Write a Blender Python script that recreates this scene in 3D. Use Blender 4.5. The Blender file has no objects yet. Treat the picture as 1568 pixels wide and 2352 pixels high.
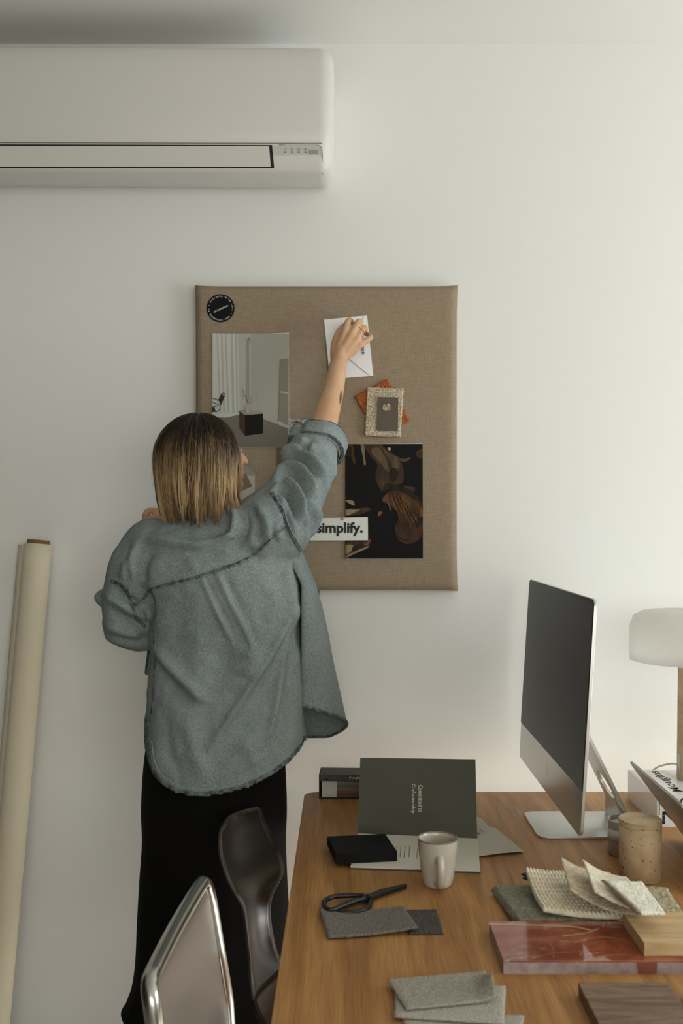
import bpy, bmesh, math, random
import numpy as np
from mathutils import Vector, Matrix, noise
from mathutils.bvhtree import BVHTree
random.seed(7); np.random.seed(7)
C = bpy.context.scene.collection
PI = math.pi

# ------------------------------------------------------------------ camera, world, light
D0 = 2.62          # camera to back wall
EYE = 1.41
F = 2287.0
VX, VY = 790.0, 1195.0
cam = bpy.data.objects.new('camera', bpy.data.cameras.new('camera')); C.objects.link(cam)
cam.location = (0, -D0, EYE); cam.rotation_euler = (PI/2, 0, 0)
cam.data.lens = 35; cam.data.sensor_width = 36; cam.data.clip_start = .05
cam.data.shift_x = -6/2352; cam.data.shift_y = 19/2352
cam.data.dof.use_dof = True; cam.data.dof.focus_distance = 2.3; cam.data.dof.aperture_fstop = 5.0
bpy.context.scene.camera = cam
sc = bpy.context.scene
sc.view_settings.view_transform = 'Standard'; sc.view_settings.look = 'None'
sc.view_settings.gamma = 1; sc.view_settings.use_curve_mapping = False
sc.view_settings.exposure = -0.14
w = bpy.data.worlds.new('world'); sc.world = w; w.use_nodes = True
w.node_tree.nodes['Background'].inputs[0].default_value = (.80, .90, 1, 1)
w.node_tree.nodes['Background'].inputs[1].default_value = .8
def area(name, loc, rot, sx, sy, power, col):
    l = bpy.data.lights.new(name, 'AREA'); l.shape = 'RECTANGLE'; l.size = sx; l.size_y = sy
    l.energy = power; l.color = col
    o = bpy.data.objects.new(name, l); C.objects.link(o); o.location = loc; o.rotation_euler = rot
    return o
RX = 3.0; LX = -2.1; RY = -4.6; HC = EYE + 1093*D0/F
# daylight through the window openings of the right wall and of the wall behind the camera
area('daylight_side', (RX+.16, -1.35, 1.6), (0, PI/2, 0), 1.1, 1.5, 44, (.87, .97, 1.0))
area('daylight_side_low', (RX+.16, -1.15, .58), (0, PI/2, 0), .9, 1.8, 34, (.90, .98, 1.0))
area('daylight_rear', (.9, RY-.16, 1.55), (PI/2, 0, 0), 2.6, 1.3, 47, (1, .95, .83))
sl = bpy.data.lights.new('sun', 'SUN'); sl.energy = 36; sl.angle = math.radians(3); sl.color = (1, .93, .84)
so = bpy.data.objects.new('sun', sl); C.objects.link(so)
so.rotation_euler = Vector((-.94, .15, -.31)).to_track_quat('-Z', 'Y').to_euler()

# ------------------------------------------------------------------ projection helpers (lay-out of measured places)
def W(px, py, d): return Vector(((px-VX)*d/F, d-D0, EYE-(py-VY)*d/F))
DZ = .74
def T(px, py, z=0.0):                # point on the plane z above the desk top
    d = (EYE-DZ-z)*F/(py-VY); return Vector(((px-VX)*d/F, d-D0, DZ+z))
def B(px, py, d=2.585): return W(px, py, d)

# ------------------------------------------------------------------ materials
def lin(c):
    return tuple((x/255/12.92 if x/255 <= .04045 else ((x/255+.055)/1.055)**2.4) for x in c) + (1,)
MATS = {}
def mat(name, col, rough=.6, metal=0, noise_col=None, nscale=20, nstretch=(1,1,1), bump=0, bscale=200, bstretch=(1,1,1),
        coat=0, spec=.5, ramp=(.35,.65), detail=4, emis=None, vcol=False, trans=0, sheen=0, linear=False):
    if name in MATS: return MATS[name]
    m = bpy.data.materials.new(name); m.use_nodes = True; nt = m.node_tree; N = nt.nodes; L = nt.links
    p = N['Principled BSDF']
    c = tuple(col)+(1,) if linear else lin(col)
    p.inputs['Base Color'].default_value = c; p.inputs['Roughness'].default_value = rough
    p.inputs['Metallic'].default_value = metal; p.inputs['Coat Weight'].default_value = coat
    p.inputs['Specular IOR Level'].default_value = spec; p.inputs['Transmission Weight'].default_value = trans
    p.inputs['Sheen Weight'].default_value = sheen
    tc = N.new('ShaderNodeTexCoord')
    def mp(st):
        q = N.new('ShaderNodeMapping'); q.inputs['Scale'].default_value = st; L.new(tc.outputs['Object'], q.inputs[0]); return q
    if noise_col is not None:
        n = N.new('ShaderNodeTexNoise'); n.inputs['Scale'].default_value = nscale; n.inputs['Detail'].default_value = detail
        L.new(mp(nstretch).outputs[0], n.inputs['Vector'])
        r = N.new('ShaderNodeValToRGB'); r.color_ramp.elements[0].position = ramp[0]; r.color_ramp.elements[1].position = ramp[1]
        r.color_ramp.elements[0].color = c; r.color_ramp.elements[1].color = (tuple(noise_col)+(1,)) if linear else lin(noise_col)
        L.new(n.outputs['Fac'], r.inputs[0]); L.new(r.outputs[0], p.inputs['Base Color'])
    if vcol:
        a = N.new('ShaderNodeAttribute'); a.attribute_name = 'col'; L.new(a.outputs['Color'], p.inputs['Base Color'])
    if bump:
        n = N.new('ShaderNodeTexNoise'); n.inputs['Scale'].default_value = bscale; n.inputs['Detail'].default_value = 3
        L.new(mp(bstretch).outputs[0], n.inputs['Vector'])
        b = N.new('ShaderNodeBump'); b.inputs['Strength'].default_value = min(1, bump*1.0); b.inputs['Distance'].default_value = .002
        L.new(n.outputs['Fac'], b.inputs['Height']); L.new(b.outputs[0], p.inputs['Normal'])
    MATS[name] = m; return m

def denim_material():
    m = bpy.data.materials.new('washed_denim'); m.use_nodes = True; nt = m.node_tree; N = nt.nodes; L = nt.links
    p = N['Principled BSDF']; p.inputs['Roughness'].default_value = .95; p.inputs['Specular IOR Level'].default_value = .15
    tc = N.new('ShaderNodeTexCoord')
    def noi(scale, det, st=(1,1,1)):
        q = N.new('ShaderNodeMapping'); q.inputs['Scale'].default_value = st; L.new(tc.outputs['Object'], q.inputs[0])
        n = N.new('ShaderNodeTexNoise'); n.inputs['Scale'].default_value = scale; n.inputs['Detail'].default_value = det
        L.new(q.outputs[0], n.inputs['Vector']); return n
    a = noi(7, 6); b = noi(260, 4, (1, 1, 1)); c = noi(900, 2, (1.0, 1, .35))
    mx = N.new('ShaderNodeMath'); mx.operation = 'MULTIPLY_ADD'; mx.inputs[1].default_value = .60
    am = N.new('ShaderNodeMapRange'); am.inputs[3].default_value = .27; am.inputs[4].default_value = .69; L.new(a.outputs['Fac'], am.inputs[0])
    L.new(b.outputs['Fac'], mx.inputs[0]); L.new(am.outputs[0], mx.inputs[2])
    my = N.new('ShaderNodeMath'); my.operation = 'MULTIPLY_ADD'; my.inputs[1].default_value = .35
    L.new(c.outputs['Fac'], my.inputs[0]); L.new(mx.outputs[0], my.inputs[2])
    r = N.new('ShaderNodeValToRGB'); e = r.color_ramp.elements
    e[0].position = .70; e[0].color = (.11, .165, .20, 1); e[1].position = 1.20; e[1].color = (.50, .575, .58, 1)
    sub = N.new('ShaderNodeMath'); sub.operation = 'ADD'; sub.inputs[1].default_value = 0
    mr = N.new('ShaderNodeMapRange'); mr.inputs[1].default_value = .55; mr.inputs[2].default_value = 1.35
    L.new(my.outputs[0], mr.inputs[0]); L.new(mr.outputs[0], r.inputs[0])
    e[0].position = .16; e[1].position = .84; e[0].color = (.095, .125, .142, 1); e[1].color = (.335, .372, .355, 1)
    L.new(r.outputs[0], p.inputs['Base Color'])
    bp = N.new('ShaderNodeBump'); bp.inputs['Strength'].default_value = .45; bp.inputs['Distance'].default_value = .0012
    L.new(b.outputs['Fac'], bp.inputs['Height'])
    bp2 = N.new('ShaderNodeBump'); bp2.inputs['Strength'].default_value = .5; bp2.inputs['Distance'].default_value = .006
    n3 = noi(28, 3); L.new(n3.outputs['Fac'], bp2.inputs['Height']); L.new(bp.outputs[0], bp2.inputs['Normal'])
    L.new(bp2.outputs[0], p.inputs['Normal'])
    return m
DENIM = denim_material()
SEAM = mat('denim_seam', (50,64,74), .9, noise_col=(106,116,114), nscale=90, ramp=(.36,.64), bump=1, bscale=260, detail=2)
THREAD = mat('pale_stitching', (150,158,150), .9)

def wood_material(name, c1, c2, c3, stretch, scale=3.0, rough=.45, stave=0):
    m = bpy.data.materials.new(name); m.use_nodes = True; nt = m.node_tree; N = nt.nodes; L = nt.links
    p = N['Principled BSDF']; p.inputs['Roughness'].default_value = rough
    tc = N.new('ShaderNodeTexCoord')
    q = N.new('ShaderNodeMapping'); q.inputs['Scale'].default_value = stretch; L.new(tc.outputs['Object'], q.inputs[0])
    n1 = N.new('ShaderNodeTexNoise'); n1.inputs['Scale'].default_value = scale; n1.inputs['Detail'].default_value = 3; n1.inputs['Distortion'].default_value = .6
    L.new(q.outputs[0], n1.inputs['Vector'])
    mu = N.new('ShaderNodeMath'); mu.operation = 'MULTIPLY'; mu.inputs[1].default_value = 9
    fr = N.new('ShaderNodeMath'); fr.operation = 'PINGPONG'; fr.inputs[1].default_value = 1
    L.new(n1.outputs['Fac'], mu.inputs[0]); L.new(mu.outputs[0], fr.inputs[0])
    q2 = N.new('ShaderNodeMapping'); q2.inputs['Scale'].default_value = tuple(s*22 if s > .5 else s*6 for s in stretch); L.new(tc.outputs['Object'], q2.inputs[0])
    n2 = N.new('ShaderNodeTexNoise'); n2.inputs['Scale'].default_value = scale*2; n2.inputs['Detail'].default_value = 4
    L.new(q2.outputs[0], n2.inputs['Vector'])
    mx = N.new('ShaderNodeMix'); mx.data_type = 'FLOAT'; mx.inputs[0].default_value = .72
    L.new(fr.outputs[0], mx.inputs[2]); L.new(n2.outputs['Fac'], mx.inputs[3])
    r = N.new('ShaderNodeValToRGB'); e = r.color_ramp.elements
    e[0].position = .25; e[0].color = c1; e[1].position = .75; e[1].color = c3; k = e.new(.5); k.color = c2
    L.new(mx.outputs[0], r.inputs[0])
    sx = N.new('ShaderNodeSeparateXYZ'); L.new(tc.outputs['Object'], sx.inputs[0])
    st = N.new('ShaderNodeMath'); st.operation = 'MULTIPLY'; st.inputs[1].default_value = stave; L.new(sx.outputs[0], st.inputs[0])
    fl = N.new('ShaderNodeMath'); fl.operation = 'FLOOR'; L.new(st.outputs[0], fl.inputs[0])
    wn = N.new('ShaderNodeTexWhiteNoise'); wn.noise_dimensions = '1D'; L.new(fl.outputs[0], wn.inputs['W'])
    vr = N.new('ShaderNodeMapRange'); vr.inputs[3].default_value = .86; vr.inputs[4].default_value = 1.12; L.new(wn.outputs['Value'], vr.inputs[0])
    hs = N.new('ShaderNodeHueSaturation'); L.new(vr.outputs[0], hs.inputs['Value']); L.new(r.outputs[0], hs.inputs['Color'])
    L.new(hs.outputs[0] if stave else r.outputs[0], p.inputs['Base Color'])
    b = N.new('ShaderNodeBump'); b.inputs['Strength'].default_value = .15; b.inputs['Distance'].default_value = .001
    L.new(n2.outputs['Fac'], b.inputs['Height']); L.new(b.outputs[0], p.inputs['Normal'])
    return m
OAK = wood_material('oak_veneer', lin((140,98,54)), lin((170,122,70)), (lin((194,146,88))), (7, .5, 7), 1.5, .5, 9)
OAK.node_tree.nodes['Principled BSDF'].inputs['Specular IOR Level'].default_value = .3
WALNUT = wood_material('walnut_sample', lin((72,54,40)), lin((112,88,68)), lin((140,116,92)), (2.2, 16, 16), 3, .6)
ASH = wood_material('ash_sample', lin((172,140,96)), lin((196,166,122)), lin((212,184,140)), (.9, 14, 14), 3, .6)

def linen_material(name, a, b):
    m = bpy.data.materials.new(name); m.use_nodes = True; nt = m.node_tree; N = nt.nodes; L = nt.links
    p = N['Principled BSDF']; p.inputs['Roughness'].default_value = .95; p.inputs['Specular IOR Level'].default_value = .1
    tc = N.new('ShaderNodeTexCoord'); outs = []
    for st in ((4, 1, 110), (110, 1, 4), (1, 1, 1)):
        q = N.new('ShaderNodeMapping'); q.inputs['Scale'].default_value = st; L.new(tc.outputs['Object'], q.inputs[0])
        n = N.new('ShaderNodeTexNoise'); n.inputs['Scale'].default_value = 9 if st[0] != 1 else 6; n.inputs['Detail'].default_value = 5
        L.new(q.outputs[0], n.inputs['Vector']); outs.append(n)
    x = N.new('ShaderNodeMath'); x.operation = 'ADD'; L.new(outs[0].outputs['Fac'], x.inputs[0]); L.new(outs[1].outputs['Fac'], x.inputs[1])
    mr = N.new('ShaderNodeMapRange'); mr.inputs[1].default_value = .62; mr.inputs[2].default_value = 1.38; L.new(x.outputs[0], mr.inputs[0])
    r = N.new('ShaderNodeValToRGB'); r.color_ramp.elements[0].color = a; r.color_ramp.elements[1].color = b
    L.new(mr.outputs[0], r.inputs[0]); L.new(r.outputs[0], p.inputs['Base Color'])
    bp = N.new('ShaderNodeBump'); bp.inputs['Strength'].default_value = .3; bp.inputs['Distance'].default_value = .001
    L.new(x.outputs[0], bp.inputs['Height']); L.new(bp.outputs[0], p.inputs['Normal'])
    return m
LINEN = linen_material('natural_linen', lin((128,113,94)), lin((166,149,127)))

WALL = mat('white_wall_paint', (.79,.79,.765), .85, linear=True, spec=.2, bump=.06, bscale=60)
CEIL = mat('ceiling_paint', (.82,.81,.78), .9, linear=True, spec=.2)
ACW = mat('ac_plastic', (.66,.645,.60), .38, linear=True)
ACD = mat('ac_gap_dark', (16,15,13), .7)
ACP = mat('ac_panel_grey', (.55,.54,.505), .35, linear=True)
INK = mat('black_ink', (14,14,14), .6)
GREYINK = mat('grey_ink', (96,92,84), .6)
PAPER = mat('white_paper', (.78,.77,.74), .7, linear=True)
CREAMP = mat('cream_paper', (.62,.59,.49), .7, linear=True)
CANVASROLL = mat('cream_canvas_roll', (.70,.64,.49), .8, linear=True, bump=.1, bscale=90)
KRAFT = mat('kraft_board', (128,98,62), .9)
SKIN = mat('skin', (.56,.32,.19), .5, linear=True, noise_col=(.62,.39,.24), nscale=18, bump=.1, bscale=220, spec=.35)
SKIN.node_tree.nodes['Principled BSDF'].inputs['Subsurface Weight'].default_value = .12
SKIN.node_tree.nodes['Principled BSDF'].inputs['Subsurface Radius'].default_value = (.02,.007,.004)
BLACKCLOTH = mat('black_cloth', (.0045,.0043,.0045), .9, linear=True, spec=.12, bump=.5, bscale=300)
GOLD = mat('gold', (.83,.62,.30), .22, 1, linear=True)
BRASS = mat('brass', (.70,.55,.30), .3, 1, linear=True)
ALU = mat('satin_aluminium', (.60,.60,.58), .38, .85, linear=True)
CHROME = mat('chrome', (.62,.62,.60), .16, 1, linear=True)
BRUSHED = mat('brushed_steel', (.25,.23,.21), .32, .9, linear=True, bump=.1, bscale=120, bstretch=(20,20,1))
SCREEN = mat('screen_glass', (.012,.011,.010), .14, linear=True, spec=.12)
SCREEN.node_tree.nodes['Principled BSDF'].inputs['IOR'].default_value = 1.18
BLACKM = mat('black_lacquer', (.004,.004,.004), .45, linear=True, spec=.3)
GLAZE = mat('cream_glaze', (.56,.53,.46), .22, linear=True, noise_col=(.50,.455,.37), nscale=30, coat=.3)
BROWNGL = mat('brown_rim_glaze', (.22,.15,.10), .3, linear=True)
BOX = mat('matte_black_card', (.003,.003,.0035), .7, linear=True, spec=.2)

# ------------------------------------------------------------------ object helpers
def settle(o, parent=None, base=True):
    me = o.data
    n = len(me.vertices); co = np.empty(n*3); me.vertices.foreach_get('co', co); co = co.reshape(-1, 3)
    mn, mx = co.min(0), co.max(0); c = (mn+mx)/2
    if parent is None: c[2] = mn[2]
    co -= c; me.vertices.foreach_set('co', co.ravel()); me.update()
    wp = Vector((0, 0, 0)); q = parent
    while q is not None: wp = wp+q.location; q = q.parent
    o.location = Vector(c)-wp
    o.parent = parent
    return o
def obj(name, bm_or_me, m, parent=None, smooth=False, thick=0, offset=0):
    if isinstance(bm_or_me, bmesh.types.BMesh):
        me = bpy.data.meshes.new(name); bm_or_me.to_mesh(me); bm_or_me.free()
    else: me = bm_or_me
    o = bpy.data.objects.new(name, me); C.objects.link(o)
    for x in (m if isinstance(m, (list, tuple)) else [m]): me.materials.append(x)
    if smooth: me.shade_smooth()
    settle(o, parent)
    if thick:
        s = o.modifiers.new('thickness', 'SOLIDIFY'); s.thickness = thick; s.offset = offset
    return o
def tag(o, label, cat, group=None):
    o['label'] = label; o['category'] = cat
    if group: o['group'] = group
    return o
def thing(name, loc, label, cat, group=None):
    o = bpy.data.objects.new(name, None); C.objects.link(o); o.location = loc; o.empty_display_size = .05
    return tag(o, label, cat, group)
def struct(o): o['kind'] = 'structure'; return o
def add_box(bm, mn, mx, bevel=0, seg=2, M=None, mi=0):
    r = bmesh.ops.create_cube(bm, size=1); vs = r['verts']
    mn, mx = Vector(mn), Vector(mx)
    for v in vs: v.co = Vector([mn[i]+(v.co[i]+.5)*(mx[i]-mn[i]) for i in range(3)])
    fs = {f for v in vs for f in v.link_faces}
    for f in fs: f.material_index = mi
    if bevel:
        es = {e for v in vs for e in v.link_edges}
        r = bmesh.ops.bevel(bm, geom=list(es), offset=bevel, segments=seg, profile=.5, affect='EDGES')
        for f in r['faces']: f.material_index = mi
        vs = {v for f in r['faces'] for v in f.verts} | {v for v in vs if v.is_valid}
    if M is not None:
        for v in vs: v.co = M @ v.co
    return vs
def box(name, mn, mx, m, parent=None, bevel=0, seg=2, M=None, smooth=False):
    bm = bmesh.new(); add_box(bm, mn, mx, bevel, seg, M); return obj(name, bm, m, parent, smooth)
def rrect(w, h, r, n=6):
    pts = []
    for cx, cy, a0 in ((w/2-r, h/2-r, 0), (-w/2+r, h/2-r, 90), (-w/2+r, -h/2+r, 180), (w/2-r, -h/2+r, 270)):
        for i in range(n+1):
            a = math.radians(a0+90*i/n); pts.append((cx+r*math.cos(a), cy+r*math.sin(a)))
    return pts
def add_prism(bm, pts, z0, z1, M=None, bevel=0, mi=0):
    M = M or Matrix()
    if abs(z1-z0) < 1e-9:
        f = bm.faces.new([bm.verts.new(M @ Vector((x, y, z0))) for x, y in pts]); f.material_index = mi; return
    bot = [bm.verts.new((x, y, z0)) for x, y in pts]; top = [bm.verts.new((x, y, z1)) for x, y in pts]
    n = len(pts); fs = [bm.faces.new(bot[::-1]), bm.faces.new(top)]
    for i in range(n): fs.append(bm.faces.new((bot[i], bot[(i+1) % n], top[(i+1) % n], top[i])))
    for f in fs: f.material_index = mi
    vs = set(bot+top)
    if bevel:
        es = [e for e in set(fs[0].edges) | set(fs[1].edges)]
        r = bmesh.ops.bevel(bm, geom=es, offset=bevel, segments=2, profile=.5, affect='EDGES')
        vs = {v for v in vs if v.is_valid} | {v for f in r['faces'] for v in f.verts}
        for f in r['faces']: f.material_index = mi
    for v in vs: v.co = M @ v.co
def frameM(o, x, y):
    """matrix with origin o, local x and y axes along the given world directions"""
    x = Vector(x).normalized(); z = x.cross(Vector(y)).normalized(); y = z.cross(x)
    m = Matrix((x, y, z)).transposed().to_4x4(); m.translation = Vector(o); return m
def catmull(pts, n):
    """resample control tuples (any width) with a Catmull-Rom spline, n per span"""
    P = [np.array(p, float) for p in pts]; P = [2*P[0]-P[1]]+P+[2*P[-1]-P[-2]]; out = []
    for i in range(1, len(P)-2):
        for k in range(n):
            t = k/n; a, b, c, d = P[i-1:i+3]
            out.append(.5*((2*b)+(-a+c)*t+(2*a-5*b+4*c-d)*t*t+(-a+3*b-3*c+d)*t**3))
    out.append(P[-2]); return out
def add_tube(bm, path, radii, seg=12, caps='flat', flat=None, ratio=1.0):
    """sweep; flat = direction in which the section is squeezed by ratio"""
    P = [Vector(p) for p in path]; R = radii if hasattr(radii, '__len__') else [radii]*len(P)
    if caps == 'round':
        d0 = (P[0]-P[1]).normalized(); d1 = (P[-1]-P[-2]).normalized(); q0, q1, r0, r1 = [], [], [], []
        for a in (80, 60, 35, 15):
            a = math.radians(a); q0.append(P[0]+d0*R[0]*math.sin(a)); r0.append(R[0]*math.cos(a))
        for a in (15, 35, 60, 80):
            a = math.radians(a); q1.append(P[-1]+d1*R[-1]*math.sin(a)); r1.append(R[-1]*math.cos(a))
        P = q0+P+q1; R = r0+list(R)+r1
    up = None; rings = []
    for i, p in enumerate(P):
        t = (P[min(i+1, len(P)-1)]-P[max(i-1, 0)]).normalized()
        if flat is not None: u = Vector(flat)-t*Vector(flat).dot(t)
        elif up is None: u = t.orthogonal()
        else: u = up-t*up.dot(t)
        u.normalize(); up = u; v = t.cross(u)
        rings.append([bm.verts.new(p+(u*math.cos(a)*ratio+v*math.sin(a))*R[i]) for a in [2*PI*k/seg for k in range(seg)]])
    for a, b in zip(rings, rings[1:]):
        for k in range(seg): bm.faces.new((a[k], a[(k+1) % seg], b[(k+1) % seg], b[k]))
    if caps: bm.faces.new(rings[0][::-1]); bm.faces.new(rings[-1])
    return rings
def tube(name, path, r, m, parent=None, seg=12, caps='flat', **k):
    bm = bmesh.new(); add_tube(bm, path, r, seg, caps, **k); return obj(name, bm, m, parent, True)
def add_lathe(bm, prof, cx, cy, seg=48, mi=0):
    rings = []
    for r, z in prof:
        if r < 1e-6: rings.append([bm.verts.new((cx, cy, z))])
        else: rings.append([bm.verts.new((cx+r*math.cos(2*PI*k/seg), cy+r*math.sin(2*PI*k/seg), z)) for k in range(seg)])
    for a, b in zip(rings, rings[1:]):
        for k in range(seg):
            k2 = (k+1) % seg
            if len(a) == 1 and len(b) == 1: continue
            if len(a) == 1: f = bm.faces.new((a[0], b[k2], b[k]))
            elif len(b) == 1: f = bm.faces.new((a[k], a[k2], b[0]))
            else: f = bm.faces.new((a[k], a[k2], b[k2], b[k]))
            f.material_index = mi
def lathe(name, prof, cx, cy, m, parent=None, seg=48):
    bm = bmesh.new(); add_lathe(bm, prof, cx, cy, seg); bmesh.ops.recalc_face_normals(bm, faces=bm.faces)
    o = obj(name, bm, m, parent, True)
    return o
def grid(name, P, m, parent=None, closed=False, thick=0, smooth=True, offset=0):
    bm = bmesh.new(); V = [[bm.verts.new(p) for p in row] for row in P]
    n = len(V[0])
    for a, b in zip(V, V[1:]):
        for k in range(n if closed else n-1): bm.faces.new((a[k], a[(k+1) % n], b[(k+1) % n], b[k]))
    return obj(name, bm, m, parent, smooth, thick, offset)
def add_sheet(bm, pts, th, mi=0):
    """thin closed sheet: front outline plus a copy moved away from the camera by th"""
    P = [Vector(p) for p in pts]; n = Vector((0, 0, 0))
    for a, b in zip(P, P[1:]+P[:1]): n += a.cross(b)
    n.normalize(); c = sum(P, Vector())/len(P)
    if n.dot(Vector((0, -D0, EYE))-c) < 0: n = -n
    f = [bm.verts.new(p) for p in P]; b = [bm.verts.new(p-n*th) for p in P]
    fs = [bm.faces.new(f), bm.faces.new(b[::-1])]
    for i in range(len(P)): j = (i+1) % len(P); fs.append(bm.faces.new((f[i], b[i], b[j], f[j])))
    for q in fs: q.material_index = mi
    bmesh.ops.recalc_face_normals(bm, faces=bm.faces)
def text_mesh(s, size, extrude=.0002, bold=0, spacing=1.0, align='CENTER'):
    cu = bpy.data.curves.new('txt', 'FONT'); cu.body = s; cu.size = size; cu.extrude = extrude; cu.offset = bold
    cu.space_character = spacing; cu.align_x = align; cu.align_y = 'CENTER'; cu.resolution_u = 4
    o = bpy.data.objects.new('txt', cu); C.objects.link(o)
    dg = bpy.context.evaluated_depsgraph_get(); dg.update()
    me = bpy.data.meshes.new_from_object(o.evaluated_get(dg), depsgraph=dg)
    bpy.data.objects.remove(o); bpy.data.curves.remove(cu)
    me.materials.clear(); return me
def text(name, s, size, M, m, parent, fit=None, height=None, **k):
    me = text_mesh(s, size, **k)
    xs = [v.co.x for v in me.vertices]; ys = [v.co.y for v in me.vertices]
    cx, cy = (min(xs)+max(xs))/2, (min(ys)+max(ys))/2
    sx = fit/(max(xs)-min(xs)) if fit else 1; sy = height/(max(ys)-min(ys)) if height else (sx if fit else 1)
    for v in me.vertices: v.co = M @ Vector(((v.co.x-cx)*sx, (v.co.y-cy)*sy, v.co.z))
    return obj(name, me, m, parent)

# ------------------------------------------------------------------ the room
def plane_box(name, mn, mx, m): return struct(box(name, mn, mx, m))
plane_box('floor', (LX-.1, RY-.1, -.1), (RX+.1, .1, 0), mat('floor_boards', (172,165,154), .5, noise_col=(188,180,168), nscale=4, nstretch=(8,.6,1)))
plane_box('ceiling', (LX-.1, RY-.1, HC), (RX+.1, .1, HC+.1), CEIL)
plane_box('wall_back', (LX-.1, 0, 0), (RX+.1, .1, HC), WALL)
plane_box('wall_left', (LX-.1, RY, 0), (LX, 0, HC), mat('taupe_wall_paint', (50,43,38), .85, spec=.2))
def holed_wall(name, axis, at, a0, a1, w0, w1, z0, z1):
    bm = bmesh.new()
    for (p, q, u, v) in ((a0, w0, 0, HC), (w1, a1, 0, HC), (w0, w1, 0, z0), (w0, w1, z1, HC)):
        if axis == 'x': add_box(bm, (at, p, u), (at+.12, q, v))
        else: add_box(bm, (p, at-.12, u), (q, at, v))
    return struct(obj(name, bm, WALL))
bm = bmesh.new()
for (p, q, u, v) in ((RY, -2.1, 0, HC), (-2.1, -.2, 0, .12), (-2.1, -.2, 1.02, 1.10), (-2.1, -.2, 2.15, HC), (-.6, -.2, 1.10, 2.15), (-.2, 0, 0, HC)): add_box(bm, (RX, p, u), (RX+.12, q, v))
struct(obj('wall_right', bm, WALL))
plane_box('sun_blocker', (RX+1.2, -6.5, 1.5), (RX+1.4, 2, 4), WALL)  # unseen slab added outside to keep the sun out of the upper window
holed_wall('wall_behind', 'y', RY, LX, RX, -.5, 2.3, .85, 2.25)
FRAME = mat('window_frame_white', (.8,.8,.78), .5, linear=True)
bm = bmesh.new()
for y in (-2.1, -.66): add_box(bm, (RX+.03, y, 1.1), (RX+.09, y+.06, 2.15))
for z in (1.1, 2.09): add_box(bm, (RX+.03, -2.1, z), (RX+.09, -.6, z+.06))
struct(obj('window_1', bm, FRAME))
bm = bmesh.new()
for x in (-.5, .87, 2.24): add_box(bm, (x, RY-.09, .85), (x+.06, RY-.03, 2.25))
for z in (.85, 2.19): add_box(bm, (-.5, RY-.09, z), (2.3, RY-.03, z+.06))
struct(obj('window_2', bm, FRAME))

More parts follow.
